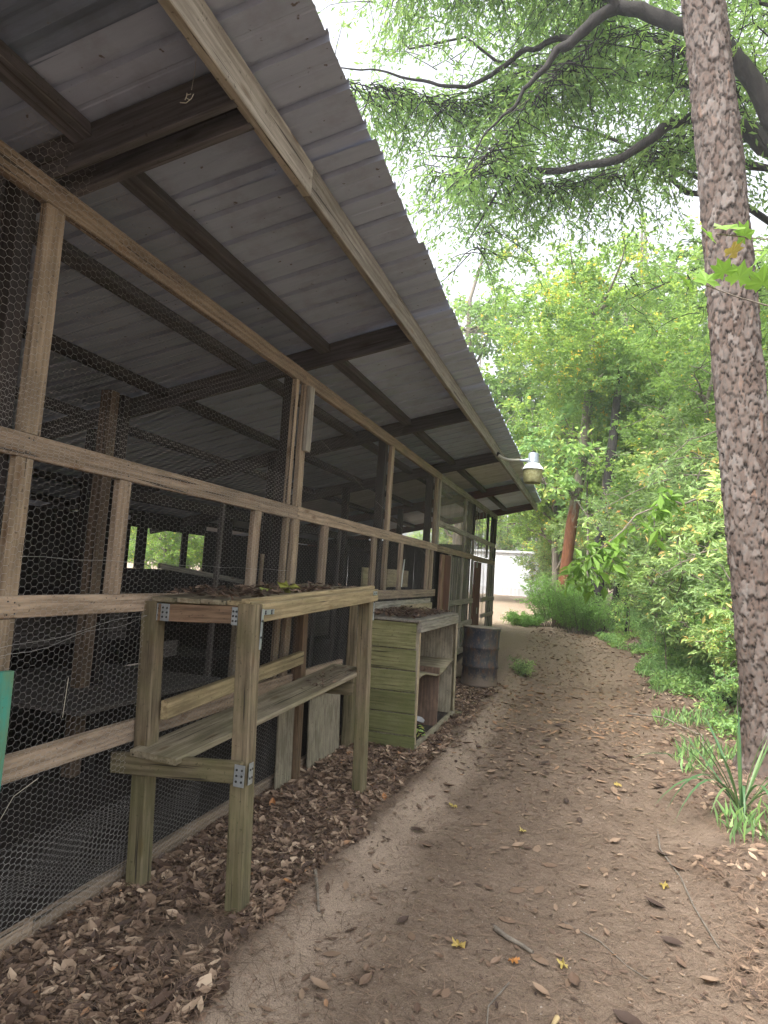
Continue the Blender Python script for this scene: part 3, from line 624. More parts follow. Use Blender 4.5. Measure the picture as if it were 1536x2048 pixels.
#@@CABINET
K = empty('storage_cabinet', (.33, 7.1, 0), 'open fronted cabinet with mossy green lap siding and a warped shelf between bench and drum', 'cabinet')
zt = 1.20
for i in range(6):
    z1 = 1.14-.2*i+ (0 if i else .055); z0 = (1.14-.2*(i+1)) if i < 5 else -.04
    z0 += 0; lean = .055
    xa = .62+lean*(1-(z0+z1)/2/1.2); xb = -.0+lean*(1-(z0+z1)/2/1.2)
    yb = 6.20
    p0, p1 = (xb, yb-.006, (z0+z1)/2), (xa, yb-.006, (z0+z1)/2)
    board('siding_board', p0, p1, z1-z0-.010, .016, W_SIDE, K, up=(0, -.03-.0, 1), seg=10, rough=.004 if i == 5 else .0012)
boxb('side_panel', (.01, 6.212, -.02), (.655, 6.226, 1.18), W_PLYG, K)
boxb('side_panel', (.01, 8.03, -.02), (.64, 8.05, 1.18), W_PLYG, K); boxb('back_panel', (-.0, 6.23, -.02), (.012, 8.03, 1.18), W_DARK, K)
boxb('top_panel', (-.02, 6.17, 1.200), (.66, 8.07, 1.222), W_GREY, K); boxb('top_rail', (.635, 6.20, 1.105), (.672, 8.06, 1.198), W_RIM, K, seg=8)
boxb('base_rail', (.640, 6.22, -.055), (.680, 8.10, .062), W_PLYG, K, seg=8)
board('stile', (.665, 6.238, -.03), (.65, 6.238, 1.11), .02, .02, W_PLY, K); board('stile', (.66, 8.03, .06), (.65, 8.02, 1.10), .03, .06, W_SHELF, K)
boxb('divider', (.05, 7.21, .03), (.655, 7.228, .66), W_DARK if False else wood('inner ply', (.20, .13, .09), (.14, .09, .065)), K)
for lo, hi in (((.014, 6.24, .0), (.018, 8.02, 1.15)),): boxb('back_panel', lo, hi, wood('inner back ply', (.24, .17, .125), (.16, .11, .085)), K)
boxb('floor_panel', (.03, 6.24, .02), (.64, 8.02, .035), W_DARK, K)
# warped shelf
n1, n2 = 5, 24; V = []
for lay in (0, 1):
    for j in range(n2):
        for i in range(n1):
            x = .03+.62*i/(n1-1); tt = j/(n2-1); y = 6.24+1.78*tt; z = .655+(.045*math.sin(tt*7.2+.6)-.02)*(.25+.75*i/(n1-1)) - lay*.014; V.append((x, y, z))
F = []
for lay in (0, 1):
    b = lay*n1*n2
    for j in range(n2-1):
        for i in range(n1-1):
            q = (b+j*n1+i, b+j*n1+i+1, b+(j+1)*n1+i+1, b+(j+1)*n1+i); F.append(q if lay == 0 else q[::-1])
for j in range(n2-1):
    a = j*n1+n1-1; F.append((a, n1*n2+a, n1*n2+a+n1, a+n1))
link('warped_shelf', np_mesh('warped_shelf', V, np.array(F), W_SHELF, None, True), K)
o = boxb('timber_block', (.45, 8.12, -.05), (.75, 8.22, .03), W_BENCH); tag(o, 'short mossy timber block on the ground at the far corner of the green cabinet', 'timber')
#@@DRUM
D = empty('oil_drum', (.615, 10.32, .04), 'rusty blue steel drum with a wooden lid standing beside the coop wall', 'drum')
prof = [(.0, .0), (.272, .0), (.282, .012), (.275, .03)]
for zc in (.29, .57): prof += [(.272, zc-.03), (.285, zc-.012), (.286, zc+.008), (.272, zc+.03)]
prof += [(.27, .82), (.282, .835), (.282, .86), (.268, .862)]
V, F = lathe(prof, 40); V += np.stack([.03*fbm(V[:, 0]*5, V[:, 2]*5, 3), .03*fbm(V[:, 1]*5, V[:, 2]*5, 5), 0*V[:, 0]], 1)
link('drum_body', np_mesh('drum_body', V, F, M_DRUM, None, True), D, Matrix.Translation((.615, 10.32, .04)) @ Matrix.Rotation(rad(-2), 4, 'X'))
V, F = lathe([(0.0001, .868), (.295, .866), (.30, .872), (.298, .885), (.285, .890), (0.0001, .892)], 30); V[:, 2] += .01*fbm(V[:, 0]*6, V[:, 1]*6, 9)
link('lid', np_mesh('lid', V, F, plain('weathered lid', (.34, .30, .24), .9, 0, .5, 12)), D, Matrix.Translation((.615, 10.32, .04)) @ Matrix.Rotation(rad(-2), 4, 'X'))
#@@LAMP
Lm = empty('yard_light', (.93, 9.2, 3.40), 'grey yard light with ribbed white reflector on a bent arm under the roof edge', 'lamp')
A = Acc(); A.tube([(.875, 9.2, 3.42), (.905, 9.2, 3.39), (.96, 9.2, 3.355), (1.03, 9.2, 3.335), (1.12, 9.2, 3.330), (1.19, 9.2, 3.33)], [.017]*6, 10); link('arm', A.mesh('arm', plain('cream paint', (.55, .55, .45), .5)), Lm)
A = Acc(); A.tube([(1.19, 9.2, 3.33), (1.25, 9.2, 3.325), (1.33, 9.2, 3.33)], [.014, .02, .035], 10); link('neck', A.mesh('neck', M_LAMP), Lm)
A = Acc(); A.tube([(.872, 9.2, 3.425), (.90, 9.2, 3.40)], [.03, .028], 8); link('socket', A.mesh('socket', plain('black plastic', (.02, .02, .02))), Lm)
def lath_at(nm, prof, c, mat, n=28, parent=Lm, tilt=0):
    V, F = lathe(prof, n); return link(nm, np_mesh(nm, V, F, mat, None, True), parent, Matrix.Translation(c) @ Matrix.Rotation(tilt, 4, 'Y'))
cx = (1.375, 9.2, 3.0)
lath_at('housing', [(.0001, .432), (.060, .430), (.070, .42), (.074, .30), (.080, .285), (.0001, .283)], cx, M_LAMP)
lath_at('photocell', [(.0001, .462), (.022, .460), (.030, .448), (.028, .431)], cx, plain('black cap', (.02, .02, .02)))
n = 48; V, F = lathe([(.076, .285), (.090, .278), (.122, .24), (.146, .205), (.148, .198), (.14, .196)], n)
for i in range(len(V)):
    if (i % n) % 2 and i//n in (1, 2, 3): V[i, :2] *= .955
link('reflector', np_mesh('reflector', V, F, M_REFL), Lm, Matrix.Translation(cx))
lath_at('lens', [(.132, .197), (.128, .10), (.122, .03), (.112, .012), (.108, .01), (.118, .03), (.124, .1)], cx, M_LENS, 36)
A = Acc(); A.tube([(1.375, 9.2, 3.2), (1.375, 9.2, 3.08)], [.02, .03], 8); link('bulb', A.mesh('bulb', M_REFL), Lm)
#@@TRAILER
T = empty('mobile_home', (-5, 40, .8), 'white mobile home with vertical ribbed siding beyond the end of the path', 'mobile home')
tm = Matrix.Translation((-6.3, 41, .8)) @ Matrix.Rotation(rad(-7), 4, 'Z')
def tpart(nm, lo, hi, mt, rib=0, rep=.2):
    lo = np.array(lo, float); hi = np.array(hi, float); V = []; xs_ = np.arange(lo[0], hi[0]+1e-6, rep/2 if rib else (hi[0]-lo[0])/4)
    for k, x in enumerate(xs_):
        d = rib if (k % 2) else 0
        V += [(x, lo[1]-d, lo[2]), (x, lo[1]-d, hi[2]), (x, hi[1], hi[2]), (x, hi[1], lo[2])]
    F = [(4*i+k, 4*i+(k+1) % 4, 4*i+4+(k+1) % 4, 4*i+4+k) for i in range(len(xs_)-1) for k in range(4)]; n_ = 4*(len(xs_)-1)
    F += [(3, 2, 1, 0), (n_, n_+1, n_+2, n_+3)]
    link(nm, np_mesh(nm, V, np.array(F), mt), T, tm)
tpart('wall', (-8, 0, .45), (5.1, 4.2, 2.55), M_WHITE, .012, .3); tpart('skirting', (-8, -.04, -.1), (5.12, 4.1, .44), M_SKIRT, .02, .25); tpart('trim', (-8, -.06, .44), (5.13, 0, .52), M_WHITE); tpart('roof', (-8.1, -.15, 2.56), (5.25, 4.3, 2.68), plain('roof white', (.62, .64, .66)))
#@@VEG
def leaves_np(P, size, rs, dirs=None, asp=.45, fold_=.18, droop=.3, tint=None):
    """P (n,3) leaf bases. returns V,F,tint: two-triangle folded leaves as quads"""
    n = len(P)
    d = rs.normal(size=(n, 3)); d[:, 2] = d[:, 2]*.55-droop
    if dirs is not None: d = d*.6+dirs
    d /= np.linalg.norm(d, axis=1)[:, None]+1e-9
    nn = rs.normal(size=(n, 3))*.75+np.array([0, 0, 1.0]); s = np.cross(d, nn); s /= np.linalg.norm(s, axis=1)[:, None]+1e-9; u = np.cross(s, d)
    L = size*rs.uniform(.65, 1.3, n)[:, None]; w = L*asp*.5
    V = np.stack([P, P+d*L*.5+s*w+u*L*fold_*.5, P+d*L-u*L*.05, P+d*L*.5-s*w+u*L*fold_*.5], 1).reshape(-1, 3)
    k = np.arange(n)*4; F = np.concatenate([np.stack([k, k+1, k+2], 1), np.stack([k, k+2, k+3], 1)])
    tt = np.repeat(tint if tint is not None else rs.uniform(0, .85, n), 4)
    return V, F, tt
class Leaves:
    def __init__(s): s.V = []; s.F = []; s.T = []; s.n = 0
    def add(s, V, F, T): s.V.append(V); s.F.append(F+s.n); s.T.append(T); s.n += len(V)
    def mesh(s, nm, mat): return np_mesh(nm, np.concatenate(s.V), np.concatenate(s.F), mat, {'tint': np.concatenate(s.T)})
def wobble(p0, p1, n, amp, rs, sag=0):
    t = np.linspace(0, 1, n)[:, None]; P = np.array(p0)*(1-t)+np.array(p1)*t
    o = np.cumsum(rs.normal(size=(n, 3))*amp, axis=0); o = o-o[0]-(o[-1]-o[0])*t; P = P+o; P[:, 2] += (sag*4*t*(1-t))[:, 0]; return P
def make_tree(seed, H, crown_lo, R, nclump, per, leaf, lmat, bmat, trad=.12, asp=.45, lean=(0, 0), clr=.55, sq=.7, droop=.3):
    """returns (trunk_mesh, crown_mesh) with the origin at the base"""
    rs = np.random.default_rng(seed); A = Acc(); LV = Leaves()
    top = np.array([lean[0], lean[1], H*.93]); P = wobble((0, 0, -.25), top, 12, .06*H/8, rs); A.tube(P, np.linspace(trad, trad*.2, 12)*(1+.0), 10)
    zc = (crown_lo+H)/2; hz = (H-crown_lo)/2
    nl = max(5, nclump//9); limbs = []
    for i in range(nl):
        t = rs.uniform(.0, .95); z = crown_lo*.85+(H-crown_lo)*.85*t; base = P[int(np.clip(z/H*11, 1, 10))]
        a = i*2.4+rs.uniform(-.5, .5); rr = R*(.55+.4*math.sin(math.pi*min(1, t+.15)))*rs.uniform(.7, 1.05)
        end = base+np.array([math.cos(a)*rr, math.sin(a)*rr, rs.uniform(.15, .55)*rr]); Q = wobble(base, end, 7, .07*rr, rs, .08*rr); A.tube(Q, np.linspace(trad*.32, .008, 7), 6); limbs.append(Q)
    for c in range(nclump):
        Q = limbs[c % nl]; q = Q[rs.integers(2, 7)]; off = rs.normal(size=3)*np.array([.32, .32, .26])*R*.62; ce = q+off
        # keep inside crown
        rel = (ce-np.array([P[6][0], P[6][1], zc]))/np.array([R, R, hz]); l = np.linalg.norm(rel)
        if l > 1.05: ce = np.array([P[6][0], P[6][1], zc])+rel/l*np.array([R, R, hz])*rs.uniform(.85, 1.05)
        T_ = wobble(q, ce, 4, .03, rs); A.tube(T_, np.linspace(.012, .004, 4), 3)
        cr = clr*rs.uniform(.6, 1.25); n = int(per*rs.uniform(.5, 1.5)); 
        # leaves along short twigs
        nt_ = max(3, n//14); tt = rs.normal(size=(nt_, 3)); tt /= np.linalg.norm(tt, axis=1)[:, None]; tt[:, 2] *= sq
        k = rs.integers(0, nt_, n); r = rs.uniform(.15, 1, n)[:, None]; Pp = ce+tt[k]*r*cr+rs.normal(size=(n, 3))*.05*cr
        base_t = rs.uniform(0, .55); V, F, T = leaves_np(Pp, leaf, rs, tt[k]*.5, asp, droop=droop, tint=np.clip(base_t+rs.uniform(0, .35, n)+(rs.uniform(size=n) > .985)*.6, 0, 1)); LV.add(V, F, T)
    return A.mesh('trunk', bmat), LV.mesh('crown', lmat)
VAR = {
 'bright': make_tree(1, 9, 2.2, 2.6, 270, 115, .105, L_BRIGHT, B_GREY, .13, .55, (.3, .2), .55),
 'bright2': make_tree(2, 8, 1.6, 2.3, 240, 115, .10, L_BRIGHT, B_GREY, .10, .5, (-.3, .3), .5),
 'tall': make_tree(3, 14, 5.0, 3.2, 280, 115, .10, L_MID, B_GREY, .17, .5, (.4, -.2), .7),
 'under': make_tree(4, 4.6, .5, 1.8, 230, 95, .115, L_DARK, B_GREY, .045, .32, (.3, .2), .42),
 'under2': make_tree(5, 5.2, .3, 1.9, 210, 95, .105, L_MID, B_GREY, .05, .42, (-.2, .2), .45),
 'young': make_tree(6, 3.0, .35, .85, 60, 55, .075, L_COVER, B_GREY, .018, .5, (.15, .1), .28),
 'oakc': make_tree(7, 11, 5.0, 3.0, 230, 120, .075, L_OAK, B_OAK, .16, .35, (.2, .2), .6),
}
def gz(x, y): return float(ground(x, y))
def tree(kind, x, y, s, rot, label, group=None, name='tree', sz=None, cat='tree', z=None, grp=None):
    tm_, cm = VAR[kind]; r = empty(name, (x, y, gz(x, y)-.03 if z is None else z), label, cat, group)
    r.matrix_basis = Matrix.Translation((x, y, gz(x, y)-.03 if z is None else z)) @ Matrix.Rotation(rot, 4, 'Z') @ Matrix.Diagonal((s, s, sz or s, 1))
    for nm, me in (('trunk', tm_), ('crown', cm)):
        o = bpy.data.objects.new(nm, me); col.objects.link(o); o.parent = r
    return r
# the wood beyond and beside the path
G1 = 'trees of the wood behind the path'
tl = [
 # kind, x, y, scale, rot, label
 ('bright', 3.9, 20.5, 1.0, .3, 'bright green tree behind the dark trunk, right of the orange one'),
 ('bright2', 4.6, 15.5, .95, 1.9, 'bright yellow-green tree in the middle of the wood, left of the big pine'),
 ('bright', 1.0, 23.5, 1.05, 2.9, 'bright leafy tree behind the roof end, beyond the yard light'),
 ('bright', -3.0, 27, 1.9, .4, 'very tall light green tree rising behind the roof end left of the orange trunk'),
 ('bright2', 3.2, 28, 2.1, 3.0, 'very tall light tree high above the orange trunk'),
 ('bright', 6.5, 25, 1.9, 1.0, 'very tall bright tree left of the pine, far back'),
 ('bright2', 2.0, 26.5, 1.25, 4.1, 'tall yellow-green tree standing behind the orange trunk'),
 ('bright', 5.8, 21, 1.15, 5.0, 'large bright tree deep in the wood left of the pine'),
 ('bright2', 3.1, 23.5, 1.35, 2.2, 'high pale crown behind the bright tree in the middle of the wood'),
 ('bright', 1.2, 31, 1.5, 1.2, 'very tall light green tree whose top stands beside the sky gap above the roof'),
 ('bright', 6.9, 16.5, 1.2, 3.4, 'bright tree just left of the big pine trunk, high crown'),
 ('bright', -4.0, 47.5, 1.3, 2.4, 'broad light tree right behind the mobile home roof'),
 ('bright2', -8.0, 48.5, 1.4, .4, 'light tree behind the mobile home, hidden mostly by the coop end'),
 ('bright2', -.5, 46.5, 1.3, 1.4, 'light tree behind the right end of the mobile home'),
 ('bright2', 8.2, 13.5, 1.4, 5.4, 'bright tree partly hidden behind the big pine trunk'),
]
for k, x, y, s, r, lab in tl: tree(k, x, y, s, r, lab)
for i, (k, x, y, s, r) in enumerate([('tall', -4.2, 34, 1.0, .2), ('tall', 2.2, 33, 1.1, 1.2), ('tall', 6.2, 30, 1.15, 2.3), ('tall', 9.5, 25, 1.05, 3.3), ('tall', 3.9, 25, 1.1, 4.2), ('tall', -6, 50, 1.1, 5.9), ('tall', -1, 48, 1.2, .9), ('tall', 4, 45, 1.2, 2.9), ('tall', 10, 38, 1.2, 4.7), ('tall', 14, 28, 1.2, 1.7)]):
    tree(k, x, y, s, r, 'tall mid green tree far back in the wood', G1)
for k, x, y, s, r, lab in [
 ('under', 4.4, 11.2, .95, .3, 'small-leaved shrubby tree nearest the pine, left of its middle trunk'), ('under', 5.1, 9.6, 1.0, 1.7, 'small-leaved tree directly behind the lower trunk of the pine'),
 ('under2', 4.6, 13.6, 1.05, 2.5, 'mid green bushy tree in the thicket between the hanging bright branch and the pine'), ('under', 3.9, 16.4, .95, 3.6, 'dense little tree at the edge of the path right of the bare dark trunks'),
 ('under2', 5.5, 15.6, 1.25, 4.4, 'taller bushy tree in the thicket behind the hanging bright branch'), ('under', 5.4, 12.4, 1.25, 1.1, 'tall small-leaved tree with its top beside the pine trunk'),
 ('under2', 3.2, 21.0, 1.0, 2.1, 'bushy tree in the shade behind the bare dark trunks'), ('under2', 4.7, 18.6, 1.2, .4, 'bushy tree deep in the thicket, right of the trunks behind the ferns')]:
    tree(k, x, y, s, r, lab, name='understory_tree')
for k, x, y, s, r, lab in [('under2', .9, 26, .75, .6, 'pale small tree at the right end of the mobile home'), ('under', 1.4, 33, .9, 4.4, 'small tree beyond the orange trunk, right of the mobile home'), ('under2', 1.6, 30, .95, 5.2, 'bushy tree between the mobile home and the orange trunk')]:
    tree(k, x, y, s, r, lab, name='small_tree')
# trees behind the coop, seen through the openings of its back wall
for x, y, s, r in ((-8.5, 15.2, .55, 1.2), (-9.4, 17.3, .6, 2.2), (-10.5, 20, .7, 2.2), (-11, 18.5, 1.0, .2), (-13.5, 22, 1.1, 1.4), (-9.5, 21, 1.0, 3.3)):
    tree('bright2', x, y, s, r, 'bright tree behind the coop seen through the openings of its back wall', 'trees behind the coop', sz=s)
# leaning tree with its bark stripped orange
R1 = empty('stripped_tree', (1.42, 19, .55), 'leaning tree whose lower trunk is stripped of bark and orange', 'tree')
rs = np.random.default_rng(21); A = Acc(); P = np.array([(1.40, 19, .4), (1.475, 19, 1.7), (1.61, 19, 3.3), (1.79, 19, 4.72), (1.895, 19, 6.1), (1.94, 19, 7.1), (2.0, 19, 9.3), (2.1, 19, 11)]); Pd = np.stack([np.interp(np.linspace(0, 6, 40), np.arange(7), P[:7, c]) for c in range(3)], 1); A.tube(Pd, np.interp(np.linspace(0, 6, 40), np.arange(7), [.20, .165, .15, .143, .14, .125, .05])*(1+.12*fbm(np.arange(40)*.6, np.zeros(40), 3)), 16)
m_, t_, b_, o_ = nodes('half stripped bark'); g_ = N(t_, 'ShaderNodeNewGeometry'); sx_ = N(t_, 'ShaderNodeSeparateXYZ'); t_.links.new(g_.outputs['Position'], sx_.inputs[0])
mp_ = N(t_, 'ShaderNodeMapping'); mp_.inputs['Scale'].default_value = (7, 7, 1.6); t_.links.new(g_.outputs['Position'], mp_.inputs[0]); nn_ = noise(t_, mp_.outputs[0], 1.2, 6, .7)
ma_ = N(t_, 'ShaderNodeMath', operation='MULTIPLY_ADD'); ma_.inputs[1].default_value = 5.0; t_.links.new(nn_, ma_.inputs[0]); t_.links.new(sx_.outputs[2], ma_.inputs[2])
ma2_ = N(t_, 'ShaderNodeMath', operation='MULTIPLY'); ma2_.inputs[1].default_value = .1; t_.links.new(ma_.outputs[0], ma2_.inputs[0])
k_ = ramp(t_, ma2_.outputs[0], [(.60, 0.0), (.64, 1.0)]); fine_ = ramp(t_, noise(t_, mp_.outputs[0], 4, 6, .75), [(.35, 0.0), (.65, 1.0)])
c_ = mixc(t_, k_, mixc(t_, fine_, (.10, .035, .018), (.20, .085, .04)), mixc(t_, fine_, (.13, .115, .09), (.24, .21, .165))); t_.links.new(c_, b_.inputs['Base Color']); bump(t_, b_, nn_, .8, .03)
link('trunk', A.mesh('trunk', m_), R1)
A = Acc()
for k in range(6): A.tube(wobble(P[5+k % 2], P[5+k % 2]+np.array([rs.uniform(-2.2, 2.2), rs.uniform(-2, 2), rs.uniform(.8, 2.5)]), 6, .12, rs), np.linspace(.06, .015, 6), 6)
link('limbs', A.mesh('limbs', B_PALE), R1)
o = bpy.data.objects.new('crown', VAR['bright'][1]); col.objects.link(o); o.parent = R1; o.matrix_basis = Matrix.Translation((.3, 0, 4.0)) @ Matrix.Rotation(2.0, 4, 'Z') @ Matrix.Diagonal((1.0, 1.0, .95, 1))
R2 = empty('dark_tree', (2.36, 18, .5), 'thick dark trunk rising out of the ferny bush beside the orange tree', 'tree')
A = Acc(); A.tube([(2.36, 18, .3), (2.36, 18, 1.24), (2.34, 18, 2.1), (2.42, 18, 3.2), (2.6, 18.1, 5.5), (2.75, 18.2, 8)], [.23, .18, .155, .14, .12, .07], 12); link('trunk', A.mesh('trunk', B_OAK), R2)
o = bpy.data.objects.new('crown', VAR['bright2'][1]); col.objects.link(o); o.parent = R2; o.matrix_basis = Matrix.Translation((1.0, .9, 3.0)) @ Matrix.Rotation(4.0, 4, 'Z')
for i, (x, y, h, rr, lab) in enumerate(((2.85, 19, 3.5, .10, 'bare dark trunk just right of the thick dark trunk'), (3.15, 20.2, 4.2, .09, 'second bare trunk, deeper in the shade behind the ferns'), (3.5, 18.6, 3.8, .07, 'rightmost bare dark trunk behind the ferns'), (3.0, 17.2, 2.8, .03, 'very thin bare stem in front of the dark trunks'))):
    A = Acc(); rs = np.random.default_rng(60+i); A.tube(wobble((x, y, .4), (x+rs.uniform(-.3, .3), y, h+.5), 7, .05, rs), np.linspace(rr, rr*.6, 7), 8)
    t_ = link('dead_trunk', A.mesh('dead_trunk', B_OAK)); tag(t_, lab, 'tree trunk')
#@@PINE
def pine():
    nu, nv = 150, 620; H = 9.6
    v = np.linspace(0, 1, nv); zz = -.15+H*v
    cxs = np.interp(zz, [0, .7, 2.56, 4.55, 6.14, 7.83, 9.6], [3.90, 3.86, 3.665, 3.475, 3.335, 3.15, 2.93]); rr = np.interp(zz, [0, .15, .5, 2.5, 4.5, 7.8, 9.6], [.37, .30, .255, .238, .228, .208, .195])
    yc = 7.0+.25
    U, Vv = np.meshgrid(np.linspace(0, 1, nu, endpoint=False), zz, indexing='xy')
    ncu = 24; cellh = .15
    # Worley plates in (u*ncu, z/cellh) wrapped in u; warped for irregular outlines
    wu = U*ncu + 1.5*fbm(U*2*np.pi*3+7, Vv*6, 90)+.5*fbm(U*70, Vv*25, 91) ; wv = Vv/cellh + 1.8*fbm(U*22, Vv*4, 95)+.5*fbm(U*60, Vv*30, 96)
    best = np.full(U.shape, 9.); sec = np.full(U.shape, 9.); pid = np.zeros(U.shape); oy = np.zeros(U.shape)
    iu = np.floor(wu).astype(int); iv = np.floor(wv).astype(int)
    def h(a, b, s):
        a = np.mod(a, ncu); n = (a*73856093 ^ b*19349663 ^ s*83492791) & 0x7fffffff; n = (n*1103515245+12345) & 0x7fffffff; n ^= n >> 11; return (n & 0xffff)/65535.
    for du in (-1, 0, 1):
        for dv in (-1, 0, 1):
            a = iu+du; b = iv+dv; px = a+.15+.7*h(a, b, 1); py = b+.15+.7*h(a, b, 2); ex = np.abs(wu-px); ey = wv-py; d = ex*1.05+np.abs(ey)*.55+.25*np.sqrt(ex**2+ey**2)
            m = d < best; sec = np.where(m, best, np.minimum(sec, d)); pid = np.where(m, h(a, b, 3), pid); oy = np.where(m, ey, oy); best = np.where(m, d, best)
    e = sec-best; cre = (1-sstep(.01, .10, e))*np.clip(.35+1.6*vnoise(U*30, Vv*9, 12), 0, 1); plate = pid
    disp = -.020*cre+.010*(pid-.5)-.016*oy*(1-cre)+.012*fbm(U*60, Vv*22, 44)+.022*fbm(U*12, Vv*1.4, 49)
    R = rr[:, None]+disp; th = U*2*np.pi
    Vx = cxs[:, None]+R*np.cos(th); Vy = yc+R*np.sin(th)
    Vt = np.stack([Vx, Vy, Vv], -1).reshape(-1, 3)
    i, j = np.meshgrid(np.arange(nu), np.arange(nv-1), indexing='xy'); a = j*nu+i; b = j*nu+(i+1) % nu
    F = np.stack([a, b, b+nu, a+nu], -1).reshape(-1, 4)
    return np_mesh('trunk', Vt, F, B_PINE, {'plate': plate.ravel(), 'crev': cre.ravel()}, True)
PR = empty('pine_tree', (3.9, 7.25, 0), 'big pine with scaly grey-brown bark at the right side of the path', 'tree')
link('trunk', pine(), PR)
rs = np.random.default_rng(5); A = Acc(); LV = Leaves()
for k in range(14):
    b0 = np.array([2.95-.02*k, 7.25, 9.4+.3*k]); a = k*2.4; e = b0+np.array([math.cos(a)*2.2, math.sin(a)*2.2, .6]); Q = wobble(b0, e, 6, .1, rs); A.tube(Q, np.linspace(.05, .01, 6), 5)
    Pq = Q[rs.integers(2, 6, 120)]+rs.normal(size=(120, 3))*.35; LV.add(*leaves_np(Pq, .22, rs, asp=.04))
A.tube([(2.95, 7.25, 9.3), (2.6, 7.25, 14)], [.2, .05], 8)
link('branches', A.mesh('branches', B_OAK), PR); link('needles', LV.mesh('needles', L_MID), PR)
#@@OAK
OK = empty('oak_tree', (7.2, 9.8, .1), 'spreading oak whose dark crooked limbs arch over the path and roof', 'tree')
rs = np.random.default_rng(31); A = Acc(); LV = Leaves()
A.tube([(7.3, 9.8, -.2), (7.1, 9.6, 3), (6.6, 9.4, 5.2), (5.9, 9.1, 6.5), (5.3, 8.9, 6.7)], [.42, .36, .3, .24, .2], 12)
A.tube([(5.5, 9.0, 6.6), (4.9, 9.0, 7.05), (4.4, 9.0, 7.32)], [.17, .15, .125], 10); A.tube([(5.6, 8.9, 6.4), (5.0, 8.7, 6.5), (4.55, 8.4, 6.75)], [.17, .14, .11], 10)
L1 = np.array([(4.45, 9, 7.3), (4.15, 9, 7.49), (3.91, 9, 7.78), (3.55, 9, 7.95), (3.29, 9, 7.96), (2.92, 9, 7.91), (2.68, 9, 7.56), (2.37, 9, 7.38), (1.78, 9, 7.37), (1.23, 9, 7.42), (.98, 9, 7.64), (.50, 9.0, 7.84), (-.02, 9.05, 7.94), (-.4, 9.1, 7.96)])
L1[:, 1] += .5*np.sin(np.arange(14)*.7)*.3
def crook(L, amp, k=4):
    t = np.linspace(0, len(L)-1, (len(L)-1)*k+1); P = np.stack([np.interp(t, np.arange(len(L)), L[:, c]) for c in range(3)], 1)
    P = (np.roll(P, 1, 0)+P*2+np.roll(P, -1, 0))/4 if False else P; P[1:-1] = (P[:-2]+2*P[1:-1]+P[2:])/4; P[1:-1] = (P[:-2]+2*P[1:-1]+P[2:])/4
    return P+np.stack([fbm(t*1.1, t*0, 5)*amp, fbm(t*1.1, t*0, 6)*amp, fbm(t*1.3, t*0, 7)*amp], 1), t
def climb(L, rads, amp=.16, n=10):
    P, t = crook(L, amp); Rr = np.interp(t, np.arange(len(rads)), rads)*(1+.35*fbm(t*3.1, t*0, 8)); A.tube(P, Rr, n); return P
L1 = climb(L1, np.array([.15, .14, .13, .11, .10, .085, .078, .07, .06, .045, .033, .022, .014, .008])*.82)
L2 = np.array([(4.6, 8.45, 6.72), (4.1, 8.1, 6.95), (3.69, 8, 7.74), (3.36, 8, 8.2), (3.03, 8, 8.4), (2.58, 8, 8.76), (2.28, 8, 8.86), (1.99, 8, 8.75), (1.76, 8, 8.49), (1.58, 8, 8.39), (1.37, 8, 8.15), (1.11, 8, 7.79), (.80, 8, 7.56), (.62, 8, 7.24), (.45, 8, 6.95)])
L2 = climb(L2, np.array([.12, .115, .11, .105, .10, .095, .09, .085, .075, .06, .04, .026, .018, .011, .007])*.9)
L3 = np.array([(1.76, 8, 8.5), (1.73, 8.4, 8.9), (1.34, 8.5, 8.92), (1.0, 8.5, 8.83), (.74, 8.5, 8.66), (.26, 8.5, 8.52), (-.2, 8.3, 8.49), (-.55, 8.2, 8.57), (-1.0, 8.1, 8.7), (-1.5, 8, 8.7)]); L3 = climb(L3, np.linspace(.05, .008, 10))
L4 = np.array([(2.28, 8, 8.86), (1.9, 7.6, 9.4), (1.2, 7.4, 9.7), (.4, 7.3, 9.8), (-.5, 7.2, 9.7)]); L4 = climb(L4, np.linspace(.06, .018, 5))
L5 = np.array([(.98, 9, 7.64), (.72, 9, 7.2), (.45, 9, 6.7), (.3, 9, 6.45)]); A.tube(L5, [.03, .02, .012, .006], 5)
limbs = [(L1, 170), (L2, 190), (L3, 170), (L4, 200), (L5, 25)]
def spray(base, n, length, rs, LV, A, leaf, droop=.35, asp=.33, spread=1.0, tintb=0, back=0):
    for k in range(n):
        i_ = rs.integers(0, len(base)-1); Q0 = base[i_]+(base[i_+1]-base[i_])*rs.uniform()+rs.normal(size=3)*.04; a = rs.uniform(0, 2*math.pi) if not back else rs.uniform(.1*math.pi, .9*math.pi); l = length*rs.uniform(.4, 1.2); Q0 = Q0+np.array([0, .35*back, 0])
        d = np.array([math.cos(a)*spread, math.sin(a)*spread, rs.uniform(-.75, .45)]); e = Q0+d*l; Q = wobble(Q0, e, 6, .05*l, rs, .1*l); A.tube(Q, np.linspace(.010, .0025, 6), 3)
        m = int(34*l/.9); t = rs.uniform(.25, 1, m); idx = t*5; i0 = np.minimum(idx.astype(int), 4); fr = (idx-i0)[:, None]; P = Q[i0]*(1-fr)+Q[i0+1]*fr+rs.normal(size=(m, 3))*.07*l
        LV.add(*leaves_np(P, leaf, rs, np.tile(d*.5, (m, 1)), asp, droop=droop, tint=np.clip(tintb+rs.uniform(0, .3)+rs.uniform(0, .5, m), 0, .97)))
for Lb, n in limbs: spray(Lb[len(Lb)//7:], n, 1.25, rs, LV, A, .10, back=1)
